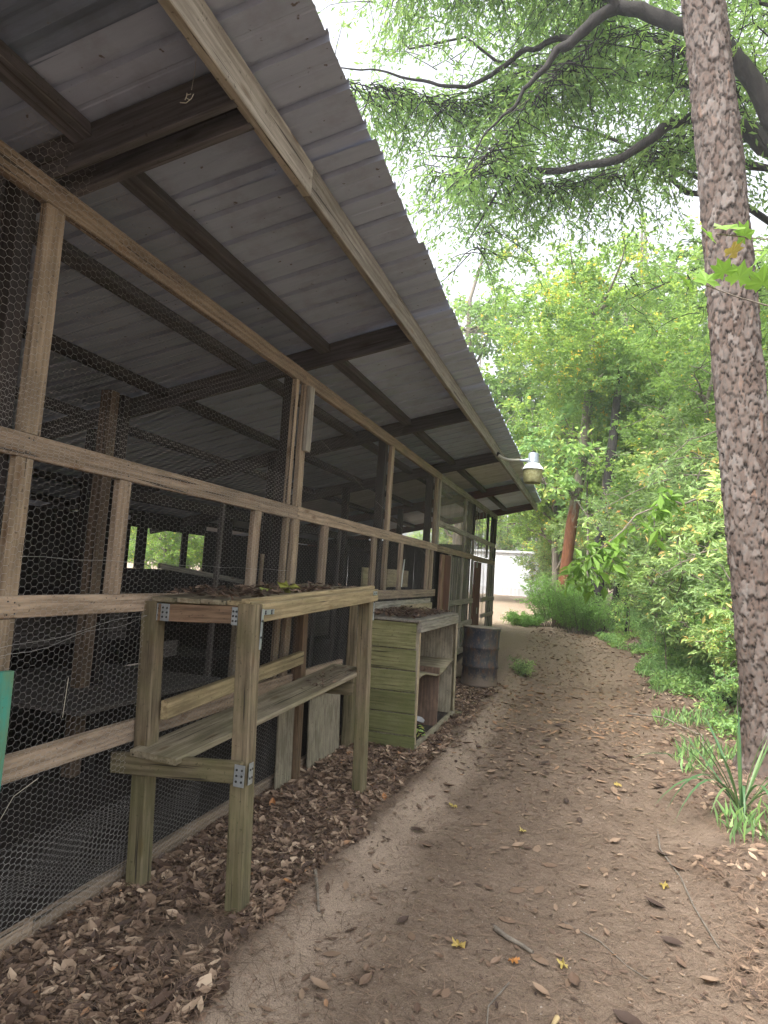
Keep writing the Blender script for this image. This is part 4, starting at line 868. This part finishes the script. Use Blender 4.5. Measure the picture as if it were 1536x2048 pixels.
# higher sprays over the roof and the path
for (x, y, z, n, s) in ((3.0, 10.5, 10.5, 90, 1.5), (1.0, 10, 10.8, 80, 1.4), (-1.2, 9.8, 10.6, 45, 1.3), (4.6, 8.2, 8.3, 90, 1.3), (4.9, 9.5, 9.4, 80, 1.4), (2.2, 12, 9.6, 90, 1.5), (0.2, 12.5, 9.0, 45, 1.3), (3.6, 7.5, 9.6, 50, 1.2), (4.4, 10.5, 6.4, 60, 1.1), (1.6, 11.0, 11.4, 110, 1.3), (3.0, 11.6, 10.9, 90, 1.2), (.6, 11.4, 10.2, 60, 1.3)):
    bs = np.array([(x, y, z)])+rs.normal(size=(26, 3))*np.array([1.0, .8, .5]); A.tube(wobble((5.3, 9.3, 6.6), (x, y, z), 12, .22, rs, .3), np.linspace(.06, .012, 12), 5)
    spray(bs, n, s*.8, rs, LV, A, .095)
link('limbs', A.mesh('limbs', B_OAK), OK); link('crown', LV.mesh('crown', L_OAK), OK)
#@@SMALLVEG
# saplings and hanging sprays
for x, y, s, r, lab in ((2.15, 18.6, 2.5, 1.3, 'slender light tree whose leaves half hide the orange trunk'), (3.45, 14.6, .85, .3, 'thin sapling beside the path edge in front of the bare trunks'), (3.5, 12.4, .6, 2.2, 'short thin sapling standing where the path starts to bend'), (3.9, 10.4, .75, 1.1, 'pale sapling halfway between the path bend and the pine'), (3.9, 9.0, .55, 4.2, 'lowest leafy sapling just left of the pine trunk'), (3.0, 16.4, .8, 5.1, 'sapling at the bend of the path right of the ferny bush'), (4.3, 12.0, .8, 3.0, 'sapling in the middle of the thicket below the hanging branch')):
    tree('young', x, y, s, r, lab, None, 'sapling', cat='sapling')
# bright compound spray hanging in the middle
rs = np.random.default_rng(77)
H = empty('hanging_branch', (2.6, 10.4, 2.6), 'bright yellow-green leafy branch hanging in front of the wood left of the pine', 'branch')
A = Acc(); LV = Leaves(); Q = wobble((3.9, 10.6, 3.0), (2.15, 10.2, 2.05), 9, .06, rs, .25); A.tube(Q, np.linspace(.022, .006, 9), 5)
for k in range(16):
    q = Q[rs.integers(3, 9)]; e = q+np.array([rs.uniform(-.3, .2), rs.uniform(-.25, .25), rs.uniform(-.4, .1)]); T_ = wobble(q, e, 4, .02, rs); A.tube(T_, [.005]*4, 3)
    LV.add(*leaves_np(T_[rs.integers(1, 4, 12)]+rs.normal(size=(12, 3))*.05, .24, rs, asp=.38, droop=.7, tint=rs.uniform(0, 1, 12)))
link('twigs', A.mesh('twigs', B_GREY), H); link('leaf_spray', LV.mesh('leaf_spray', L_MAPLE), H)['kind'] = 'stuff'
for nm_, a_, b_, sg_, lab_ in (('b1', (4.7, 10.8, 3.35), (1.9, 11.4, 2.6), .35, 'long thin bare branch arching leftwards from the thicket towards the yard light'), ('b2', (4.6, 11.6, 4.4), (2.9, 11.0, 3.3), .3, 'upper bare thin branch arching out of the thicket left of the pine'), ('b3', (4.3, 9.6, 2.3), (2.95, 9.9, 1.75), .15, 'lowest bare pale twig reaching from the pine side over the undergrowth')):
    A = Acc(); Q = wobble(a_, b_, 12, .035, rs, sg_); A.tube(Q, np.linspace(.016, .003, 12), 5)
    for k in range(5):
        q = Q[rs.integers(4, 11)]; A.tube(wobble(q, q+np.array([rs.uniform(-.6, .1), rs.uniform(-.3, .3), rs.uniform(-.45, .35)]), 6, .03, rs), np.linspace(.006, .0015, 6), 3)
    tag(link('bare_branch', A.mesh('bare_branch', B_PALE)), lab_, 'branch')
# ferny bush at the bend
def fern_bush(name, cx_, cy_, r, h, n, label, leaf=.10, mat=L_FERN):
    rs = np.random.default_rng(int(cx_*100+cy_)); A = Acc(); LV = Leaves(); z0 = gz(cx_, cy_)
    for k in range(n):
        a = rs.uniform(0, 6.28); q = rs.uniform(0, .6)*r; b = np.array([cx_+math.cos(a)*q, cy_+math.sin(a)*q, z0-.02]); hh_ = h*rs.uniform(.5, 1.1); e = b+np.array([math.cos(a)*r*rs.uniform(.2, .75), math.sin(a)*r*rs.uniform(.2, .75), hh_])
        Q = wobble(b, e, 7, .03, rs, .12*h); A.tube(Q, np.linspace(.006, .002, 7), 3); m = 60
        t = rs.uniform(.15, 1, m)*6; i0 = np.minimum(t.astype(int), 5); fr = (t-i0)[:, None]; P = Q[i0]*(1-fr)+Q[i0+1]*fr+rs.normal(size=(m, 3))*.03
        LV.add(*leaves_np(P, leaf, rs, asp=.18, droop=.1, tint=np.clip(rs.uniform(0, .5)+rs.uniform(0, .4, m), 0, 1)))
    R = empty(name, (cx_, cy_, z0), label, 'bush'); link('stems', A.mesh('stems', B_GREY), R); link('foliage', LV.mesh('foliage', mat), R)
fern_bush('fern_bush', 1.45, 18.2, .95, 1.3, 160, 'feathery green bush at the bend of the path under the orange trunk')
fern_bush('fern_bush', 2.1, 16.9, .8, .95, 110, 'feathery bush in front of the thick dark trunk')
fern_bush('fern_bush', .55, 17.8, .55, .32, 50, 'low feathery clump at the left end of the greenery by the mobile home')
fern_bush('weed_clump', 1.12, 11.7, .25, .25, 16, 'small dark weed clump beside the far side of the drum', .06, L_DARK)
# ground cover right of the path
rs = np.random.default_rng(8); n = 150000
x = rs.uniform(2.7, 9, n)**1.0; y = 3+ (rs.uniform(0, 1, n)**.8)*19
x = np.where(y > 14, x-(y-14)*.32*rs.uniform(.3, 1, n), x)
den = vnoise(x*1.6, y*1.6, 55)*.6+vnoise(x*.6, y*.6, 57)*.6
lim = np.where(y < 8, .95, np.where((y < 12) & (x < 4.3), .70, .45)) - .25*sstep(3.4, 5, x)
keep = (den > lim) & (x > 2.95+.3*vnoise(y*2, y*0, 4)-np.maximum(0, y-14)*.32) & ~((y < 8.2) & (rs.uniform(0, 1, n) < .45))
x = x[keep]; y = y[keep]; den = den[keep]
hmax = (.08+.75*np.clip(den-.35, 0, 1)*sstep(3.0, 4.6, x+.25*np.maximum(0, y-13)))*np.where(y < 8, .55, 1)
z = ground(x, y)+rs.uniform(0, 1, len(x))*hmax+.01
V, F, T = leaves_np(np.stack([x, y, z], 1), .07, rs, asp=.5, droop=-.05, tint=np.clip(.45*vnoise(x*2, y*2, 91)+rs.uniform(0, .38, len(x)), 0, 1))
tag(link('ground_cover', np_mesh('ground_cover', V, F, L_COVER, {'tint': T})), 'low mixed green undergrowth covering the ground right of the path', 'undergrowth', kind='stuff')
# grass blades among it
n = 16000; x = rs.uniform(2.75, 6.5, n); y = rs.uniform(2.2, 13, n); k = vnoise(x*1.3, y*1.3, 66) > np.where(y < 9, .74, .55); x = x[k]; y = y[k]
k = x > 2.95+.3*vnoise(y*2, y*0, 4); x = x[k]; y = y[k]
up_ = np.tile(np.array([[0, 0, 1.3]]), (len(x), 1)); V, F, T = leaves_np(np.stack([x, y, ground(x, y)-.01], 1), .15, rs, up_, asp=.016, droop=-.2, tint=rs.uniform(0, .6, len(x)))
tag(link('grass', np_mesh('grass', V, F, L_COVER, {'tint': T})), 'thin grass blades among the pine needles at the right edge', 'grass', kind='stuff')
# yucca
YU = empty('yucca', (3.33, 5.75, gz(3.33, 5.75)), 'spiky yucca with long sword leaves at the foot of the big pine', 'yucca')
rs = np.random.default_rng(14)
def blade(b, e, sag, w, n=9):
    t = np.linspace(0, 1, n); P = np.outer(1-t, b)+np.outer(t, e); P[:, 2] += sag*4*t*(1-t); d = np.gradient(P, axis=0); d /= np.linalg.norm(d, axis=1)[:, None]
    s = np.cross(d, [0, 0, 1.]); s /= np.linalg.norm(s, axis=1)[:, None]+1e-6; u = np.cross(s, d); ww = w*np.minimum(1, .5+2.5*t)*np.clip((1-t)*2.4, 0, 1)
    V = np.concatenate([P-s*ww[:, None]+u*ww[:, None]*.35, P, P+s*ww[:, None]+u*ww[:, None]*.35]); i = np.arange(n-1)
    F = np.concatenate([np.stack([i, i+1, i+1+n, i+n], 1), np.stack([i+n, i+1+n, i+1+2*n, i+2*n], 1)]); return V, F
zb = gz(3.33, 5.75)
ends = [(-.62, -.3, .60), (-.50, -.2, .68), (-.38, -.1, .70), (-.26, .1, .72), (-.1, -.1, .70), (.02, .1, .78), (.14, -.1, .66), (.26, .1, .72), (.4, -.1, .62), (.5, 0, .55), (-.85, -.25, .30), (-.7, -.5, .05), (-.58, -.35, -.02), (-.5, -.5, -.05), (-.35, -.55, .05), (.5, -.4, .1), (.6, -.1, .25), (.1, -.6, .02), (-.05, -.45, -.02), (-.45, .4, .5), (.3, .4, .5), (-.15, .5, .6), (.35, -.5, .02), (-.25, -.35, .5)]
for k, (dx, dy, dz) in enumerate(ends):
    b = np.array([3.33+dx*.06, 5.75+dy*.06, zb+.03+.05*rs.uniform()]); e = np.array([3.33+dx*.98+rs.uniform(-.05, .05), 5.75+dy*.98, zb+.05+dz*.92])
    V, F = blade(b, e, (.03 if dz > .3 else .20)+rs.uniform(-.02, .05), .0095+.004*rs.uniform()); tint = np.full(len(V), rs.uniform(0, 1))
    link('leaf', np_mesh('leaf', V, F, L_YUC, {'tint': tint}, True), YU)
A = Acc(); A.tube([(3.33, 5.75, zb-.05), (3.33, 5.75, zb+.07)], [.05, .035], 8); link('stem', A.mesh('stem', B_OAK), YU)
# lobed leaf outline (maple-like)
def lobed(size, rs, curl=.15):
    ang = [(-90, .10), (-60, .58), (-38, .50), (-18, .80), (-6, .86), (8, .60), (20, .55), (38, .84), (48, .92), (62, .62), (76, .70), (90, 1.0), (104, .70), (118, .62), (132, .92), (142, .84), (160, .55), (172, .60), (186, .86), (198, .80), (218, .50), (240, .58)]
    V = [(0, 0, 0)]+[(size*r*math.cos(rad(a)), size*r*math.sin(rad(a)), size*curl*(r*r)*rs.uniform(-.6, 1.0)) for a, r in ang]; n = len(ang)
    F = [(0, 1+i, 1+(i+1) % n) for i in range(n)]; return np.array(V), np.array(F)
# twig of lobed green leaves entering from the right
LB = empty('leafy_branch', (3.3, 2.75, 2.9), 'twig of big lobed green leaves crossing the pine trunk from the right edge', 'branch')
rs = np.random.default_rng(3)
A = Acc(); A.tube(wobble((3.5, 2.9, 2.55), (2.55, 2.72, 2.86), 7, .012, rs), np.linspace(.007, .002, 7), 5); A.tube(wobble((3.5, 2.9, 2.8), (2.62, 2.74, 3.06), 6, .012, rs), np.linspace(.006, .002, 6), 5)
A.tube([(3.5, 2.9, -.05), (3.52, 2.9, 1.5), (3.5, 2.9, 2.9)], [.014, .011, .006], 6)
link('twig', A.mesh('twig', B_GREY), LB)
for (x, y, z, s, rz_, tl_) in ((2.52, 2.70, 2.84, .052, 1.4, 1.0), (2.585, 2.72, 2.86, .058, .5, 1.2), (2.64, 2.69, 2.88, .05, 2.4, .9), (2.70, 2.73, 2.87, .055, 3.6, 1.1), (2.60, 2.74, 3.05, .05, 1.2, 1.0), (2.66, 2.72, 3.07, .056, .2, .8), (2.72, 2.75, 3.05, .05, 2.0, 1.2), (2.76, 2.73, 2.93, .055, 5.0, 1.0), (2.68, 2.76, 2.99, .045, 4.1, .7), (2.78, 2.72, 2.84, .06, 3.0, .9)):
    V, F = lobed(s*1.25, rs); mt = L_YEL if abs(z-2.99) < .001 else L_MAPLE
    link('leaf', np_mesh('leaf', V, F, mt, {'tint': np.full(len(V), rs.uniform(.2, .8))}), LB, Matrix.Translation((x, y, z)) @ Matrix.Rotation(rz_, 4, 'Z') @ Matrix.Rotation(tl_*.9, 4, 'X'))
#@@LITTER
def litter(P, size, rs, curl=.35, asp=.5, flat=.25):
    """curled dead leaves, 3x3 strip each (8 tris)"""
    n = len(P); a = rs.uniform(0, 2*np.pi, n); L = size*rs.uniform(.5, 1.35, n); w = L*asp*rs.uniform(.7, 1.2, n)
    d = np.stack([np.cos(a), np.sin(a), rs.normal(size=n)*flat], 1); d /= np.linalg.norm(d, axis=1)[:, None]; up = np.stack([rs.normal(size=n)*flat, rs.normal(size=n)*flat, np.ones(n)], 1)
    s = np.cross(d, up); s /= np.linalg.norm(s, axis=1)[:, None]; u = np.cross(s, d); cu = rs.uniform(-.2, 1, n)*curl
    V = []
    for i, (t, ww) in enumerate(((-.5, .06), (-.15, .5), (.2, .45), (.5, .04))):
        c = P+d*(L*t)[:, None]+u*(L*cu*(t*t)*1.3)[:, None]
        for j in (-1, 0, 1): V.append(c+s*(j*w*ww)[:, None]+u*(abs(j)*w*ww*cu*1.4)[:, None])
    V = np.stack(V, 1).reshape(-1, 3); k = (np.arange(n)*12)[:, None]; F = []
    for i in range(3):
        for j in range(2): q = i*3+j; F.append(np.stack([k[:, 0]+q, k[:, 0]+q+1, k[:, 0]+q+4, k[:, 0]+q+3], 1))
    return V, np.concatenate(F)
def needles(P, size, rs, flat=.12):
    n = len(P); a = rs.uniform(0, 2*np.pi, n); L = size*rs.uniform(.5, 1.3, n)[:, None]; d = np.stack([np.cos(a), np.sin(a), rs.normal(size=n)*flat], 1); s = np.stack([-np.sin(a), np.cos(a), 0*a], 1); w = .0012
    bow = s*L*rs.uniform(-.12, .12, n)[:, None]
    V = np.stack([P-d*L/2-s*w, P-d*L/2+s*w, P+bow-s*w+[0, 0, .003], P+bow+s*w+[0, 0, .003], P+d*L/2-s*w*.4, P+d*L/2+s*w*.4], 1).reshape(-1, 3); k = np.arange(n)*6
    return V, np.concatenate([np.stack([k, k+1, k+3, k+2], 1), np.stack([k+2, k+3, k+5, k+4], 1)])
rs = np.random.default_rng(99)
def lz(x, y, h): return np.stack([x, y, ground(x, y)+.004+h], 1)
def onpath(x, y): return (x > .95) & (x < 2.95)
# strip beside the wall
n = 36000; x = rs.uniform(.0, .98, n); y = 1.4+rs.uniform(0, 1, n)**1.25*9.2; k = (x < .80+.15*vnoise(y*3, y*0, 2)) & (vnoise(x*3.5, y*3.5, 12)+.25*rs.uniform(0, 1, n) > .27) & ~((x < .66) & (y > 6.2) & (y < 8.1)); x = x[k]; y = y[k]
V, F = litter(lz(x, y, rs.uniform(.0, .024, len(x))), .054*np.exp(np.clip(rs.normal(size=len(x))*.28, -1, .4)), rs, .6, np.clip(.44+rs.normal(size=len(x))*.10, .2, .6), .42)
tag(link('leaf_litter', np_mesh('leaf_litter', V, F, L_DEAD, {'tint': np.repeat(rs.beta(1.5, 1.45, len(x)), 12)})), 'drift of dry brown fallen leaves along the foot of the coop wall', 'leaf litter', kind='stuff')
n = 13000; x = rs.uniform(.0, .95, n); y = 1.4+rs.uniform(0, 1, n)**1.2*7.5; V, F = needles(lz(x, y, rs.uniform(.005, .035, n)), .13, rs)
tag(link('needle_litter', np_mesh('needle_litter', V, F, L_NEED, {'tint': np.repeat(rs.uniform(0, 1, n), 6)})), 'fallen pine needles mixed into the leaves beside the wall', 'pine needles', kind='stuff')
# right margin
n = 13000; x = 2.75+rs.uniform(0, 1, n)**1.3*3.5; y = 1.6+rs.uniform(0, 1, n)**1.2*15; k = (x > 2.85+.35*vnoise(y*2.3, y*0, 33)); x = x[k]; y = y[k]
V, F = litter(lz(x, y, rs.uniform(0, .03, len(x))), .06, rs, .4, .45, .35)
tag(link('leaf_litter', np_mesh('leaf_litter', V, F, L_DEAD, {'tint': np.repeat(np.clip(rs.beta(2.2, 1.8, len(x)), 0, 1), 12)})), 'brown leaves strewn along the right margin of the path', 'leaf litter', kind='stuff')
n = 30000; x = 2.7+rs.uniform(0, 1, n)**1.5*2.6; y = 1.6+rs.uniform(0, 1, n)**1.2*9; k = (x > 2.78+.35*vnoise(y*2.3, y*0, 33)); x = x[k]; y = y[k]; V, F = needles(lz(x, y, rs.uniform(.003, .03, len(x))), .15, rs)
tag(link('needle_litter', np_mesh('needle_litter', V, F, L_NEED, {'tint': np.repeat(rs.uniform(.2, 1, len(x)), 6)})), 'orange-brown mat of pine needles right of the path', 'pine needles', kind='stuff')
# the path
n = 11000; x = rs.uniform(.9, 3.0, n); y = 1.9+rs.uniform(0, 1, n)**1.0*15.5; k = rs.uniform(0, 1, n) < (.35+.65*vnoise(x*1.5, y*1.5, 41))*(.75+.25*(y > 7)); x = x[k]; y = y[k]; sz = np.where(y < 6, .030, .052)*np.exp(rs.normal(size=len(x))*.35)
V, F = litter(lz(x, y, rs.uniform(0, .008, len(x))), sz, rs, .35, .42, .16)
tag(link('path_leaves', np_mesh('path_leaves', V, F, L_PATH, {'tint': np.repeat(np.clip(rs.beta(1.8, 1.5, len(x))+.35*(y > 8), 0, .95), 12)})), 'countless small dry leaves and chips scattered over the dirt path', 'leaf litter', kind='stuff')
n = 11000; x = rs.uniform(.9, 3.0, n); y = 1.7+rs.uniform(0, 1, n)**1.3*9; V, F = needles(lz(x, y, rs.uniform(0, .005, n)), .10, rs, .04)
tag(link('path_needles', np_mesh('path_needles', V, F, L_NEED, {'tint': np.repeat(rs.uniform(0, .9, n), 6)})), 'thin dry pine needles lying on the dirt path', 'pine needles', kind='stuff')
# little clods and pebbles on the dirt
n = 9000; x = rs.uniform(.75, 3.1, n); y = 1.7+rs.uniform(0, 1, n)**1.4*8; r = rs.uniform(.002, .007, n)*(1+(rs.uniform(0, 1, n) > .97)); P = lz(x, y, -.003)
oc = np.array([(1, 0, 0), (-.5, .87, 0), (-.5, -.87, 0), (.1, 0, .8)]); V = (P[:, None, :]+oc[None]*r[:, None, None]*rs.uniform(.7, 1.3, (n, 4, 1))).reshape(-1, 3); k = np.arange(n)*4
F = np.concatenate([np.stack([k, k+1, k+3], 1), np.stack([k+1, k+2, k+3], 1), np.stack([k+2, k, k+3], 1)])
m_, t_, b_, o_ = nodes('clod'); at = N(t_, 'ShaderNodeAttribute', attribute_name='tint'); t_.links.new(ramp(t_, at.outputs['Fac'], [(0, (.08, .055, .04)), (.85, (.17, .125, .095)), (1, (.32, .27, .22))]), b_.inputs['Base Color'])
tag(link('soil_clods', np_mesh('soil_clods', V, F, m_, {'tint': np.repeat(rs.uniform(0, 1, n), 4)})), 'fine clods and grit on the dirt path', 'soil', kind='stuff')
# individual leaves that stand out
GL = 'larger brown leaves lying singly on the path'
variants = []
for i in range(6):
    V, F = litter(np.zeros((1, 3)), .085, rs, .6, .45, .1); V[:, 2] += .004; variants.append(np_mesh('brown_leaf', V, F, L_PATH, {'tint': np.full(12, rs.uniform(.1, .95))}, True))
for i in range(130):
    yy = 2.0+(i/130)**1.1*8.5; xx = rs.uniform(1.0, 2.9); o = link('brown_leaf', variants[i % 6], None, Matrix.Translation((xx, yy, gz(xx, yy)+.004)) @ Matrix.Rotation(rs.uniform(0, 6.28), 4, 'Z') @ Matrix.Diagonal((*([rs.uniform(.7, 1.25)]*3), 1)))
    tag(o, 'dry curled brown leaf lying on the dirt path', 'leaf', GL)
for (xx, yy, s, rr, lab, mt) in ((2.2-.488*1.1, 3.27*1.0, .05, .4, 'yellow star-shaped leaf on the path, left of the paler one near the camera', L_YEL), (2.14, 3.316, .045, 2.0, 'pale yellow leaf on the path near the camera, right of the brighter yellow leaf', L_YEL), (1.92, 3.25, .042, 4.1, 'orange-brown lobed leaf between the two yellow leaves', None), (1.81, 4.88, .045, 1.0, 'small yellow leaf in the middle of the path, farther from the camera', L_YEL), (1.26, 5.14, .05, 3.0, 'yellow-tan leaf on the left side of the path opposite the end of the bench', L_YEL), (2.48, 6.36, .05, .2, 'yellowish leaf on the right side of the path left of the yucca', L_YEL), (2.66, 4.4, .05, 5.0, 'yellow-brown leaf at the right edge of the path before the yucca', L_YEL)):
    V, F = lobed(s*.8, rs, .75); V[:, 2] += .012
    o = link('fallen_leaf', np_mesh('fallen_leaf', V, F, mt or plain('orange leaf', (.38, .17, .05)), {'tint': np.full(len(V), rs.uniform(0, 1))}), None, Matrix.Translation((xx, yy, gz(xx, yy)+.006)) @ Matrix.Rotation(rr, 4, 'Z')); tag(o, lab, 'leaf')
def stick(pts, r, lab, mt=B_PALE, cat='stick', nm='stick'):
    pts = np.array([(x, y, gz(x, y)+r*.8+dz) for x, y, dz in pts]); A = Acc(); A.tube(pts, np.linspace(r, r*.6, len(pts)), 7); o = link(nm, A.mesh(nm, mt)); tag(o, lab, cat); return o
stick([(1.80, 3.52, 0), (1.87, 3.45, .004), (1.95, 3.40, .002), (2.0, 3.36, 0)], .014, 'short thick bark-covered stick lying on the path near the camera', B_GREY)
stick([(.86, 3.42, .02), (.92, 3.3, .01), (.99, 3.17, .0)], .011, 'split pale piece of wood on the sandy slope beside the bench', B_PALE)
stick([(1.92, 3.1, 0), (1.86, 2.9, .004), (1.88, 2.7, .002), (1.74, 2.5, 0)], .004, 'thin crooked twig on the path at the bottom of the picture', B_GREY)
stick([(2.12, 3.75, 0), (2.3, 3.6, .004), (2.42, 3.45, 0), (2.5, 3.38, .002)], .004, 'pale wandering root crossing the path right of the thick stick', B_GREY, 'root', 'root')
stick([(2.72, 5.4, 0), (2.70, 5.0, .005), (2.78, 4.6, 0), (2.80, 4.2, .004), (2.86, 3.8, 0)], .007, 'long thin root running along the right side of the path', B_GREY, 'root', 'root')
stick([(2.75, 9.9, .01), (3.1, 9.1, .10), (3.4, 8.5, .04)], .012, 'long pale fallen branch lying at the right edge of the path', B_PALE)
stick([(3.4, 8.5, .03), (3.38, 8.0, .12), (3.36, 7.6, 0)], .012, 'short pale bent branch standing on the ground left of the pine', B_PALE)
stick([(2.9, 6.9, 0), (3.1, 7.0, .02), (3.3, 7.05, 0)], .008, 'dry twig lying among needles left of the pine foot', B_GREY)
stick([(2.13, 2.93, 0), (2.115, 2.85, .01)], .012, 'pale seed pod on the path at the bottom edge', plain('pod', (.5, .38, .2)), 'seed pod', 'seed_pod')
A = Acc(); A.tube([(3.9, 10.6, .10), (4.6, 11.6, .22), (5.6, 12.4, .30), (6.6, 13.2, .36)], [.09, .10, .11, .12], 10); tag(link('fallen_log', A.mesh('fallen_log', B_OAK)), 'dark fallen log lying in the undergrowth behind the pine', 'log')
# litter on the bench, shelf and cabinet
def pile(nm, x0, x1, y0, y1, zf, n, lab, size=.05, h=.02):
    x = rs.uniform(x0, x1, n); y = y0+(y1-y0)*rs.uniform(0, 1, n); P = np.stack([x, y, zf(x, y)+rs.uniform(0, h, n)*(.3+.7*vnoise(x*9, y*6, 17))+.003], 1); V, F = litter(P, size, rs, .4, .4, .3)
    m = n*2; x = rs.uniform(x0, x1, m); y = rs.uniform(y0, y1, m); V2, F2 = needles(np.stack([x, y, zf(x, y)+rs.uniform(0, h, m)+.004], 1), .11, rs, .08)
    tt = np.concatenate([np.repeat(rs.beta(1.6, 3, n), 12), np.repeat(rs.uniform(.1, .5, m), 6)])
    tag(link(nm, np_mesh(nm, np.concatenate([V, V2]), np.concatenate([F, F2+len(V)]), L_DEAD, {'tint': tt})), lab, 'leaf litter', kind='stuff')
btop = lambda x, y: 1.461+(y-2.93)*.0345
pile('bench_litter', .06, .52, 2.97, 4.2, btop, 420, 'dry leaves and needles heaped on the bench top', .055, .035)
pile('bench_litter', .10, .55, 4.2, 4.8, btop, 60, 'thin scatter of leaves at the far end of the bench top', .05, .015)
pile('shelf_litter', .30, .50, 4.2, 4.95, lambda x, y: .697+(y-2.86)*.097, 70, 'dry leaf bits on the far end of the lower bench shelf', .03, .008)
pile('cabinet_litter', .0, .60, 6.3, 7.9, lambda x, y: 1.226+0*x, 900, 'heap of reddish brown leaves covering the top of the green cabinet', .055, .05)
pile('cabinet_litter', .08, .6, 6.3, 7.1, lambda x, y: .66+0*x, 60, 'leaf bits on the warped shelf inside the cabinet', .03, .01)
V, F = lobed(.085, rs, .6); o = link('wilted_leaf', np_mesh('wilted_leaf', V, F, plain('wilted yellow green', (.34, .36, .07), .6, 0, .4)), None, Matrix.Translation((.42, 3.75, 1.525)) @ Matrix.Rotation(.7, 4, 'Z') @ Matrix.Rotation(-.8, 4, 'X')); tag(o, 'big wilted yellow-green leaf standing up on the bench top', 'leaf')
V, F = lobed(.07, rs, .4); o = link('wilted_leaf', np_mesh('wilted_leaf', V, F, plain('wilted green', (.28, .33, .08), .6, 0, .4)), None, Matrix.Translation((.40, 3.52, 1.51)) @ Matrix.Rotation(2.2, 4, 'Z') @ Matrix.Rotation(-.3, 4, 'X')); tag(o, 'smaller flat yellow-green leaf lying on the bench litter', 'leaf')
# weed inside the cabinet, plastic scrap
rs = np.random.default_rng(4); LV = Leaves(); LV.add(*leaves_np(np.array([.58, 6.75, .07])+rs.normal(size=(26, 3))*np.array([.04, .08, .03]), .05, rs, asp=.6, tint=rs.uniform(.6, 1, 26))); tag(link('weed', LV.mesh('weed', L_COVER)), 'small bright green weed growing inside the bottom of the cabinet', 'weed')
V, F = litter(np.array([(.5, 7.0, .10)]), .22, rs, .5, .5, .2); tag(link('plastic_scrap', np_mesh('plastic_scrap', V, F, plain('clear scrap', (.5, .5, .5), .2), None, True)), 'crumpled greyish plastic scrap inside the bottom of the cabinet', 'scrap')
# teal board at the left edge, scrap hanging from the roof
o = board('painted_board', (.035, 2.062, .55), (.03, 2.075, 1.17), .075, .03, W_TEAL, None, up=(0, 1, 0)); tag(o, 'teal painted board fixed upright over the wire at the left edge', 'board')
SC = empty('hanging_scrap', (.45, 1.9, 3.2), 'wisp of dry plant fibre hanging on a cobweb thread below the roof', 'plant scrap')
def P_at(px, py, y):
    d = f_+r_*(px-768)/1323.3-u_*(py-1024)/1323.3; return np.array([2.2, 0, 1.65])+d*y/d[1]
pts = [P_at(*q, 1.9) for q in ((393, 110), (390, 140), (383, 180))]; A = Acc(); A.tube(pts, [.0008]*3, 3); link('thread', A.mesh('thread', M_STRING), SC)
A = Acc(); 
for q in (((360, 205), (372, 206), (383, 197), (387, 188)), ((370, 200), (374, 190), (382, 188)), ((374, 186), (372, 196), (380, 200))): A.tube([P_at(*w, 1.9) for w in q], [.0016]*len(q), 4)
link('fibres', A.mesh('fibres', M_STRING), SC)
o = board('fallen_plank', (-.62, 1.95, .0), (-.25, 2.35, .02), .025, .08, W_POST); tag(o, 'rotten plank piece lying on the coop floor behind the wire', 'plank')
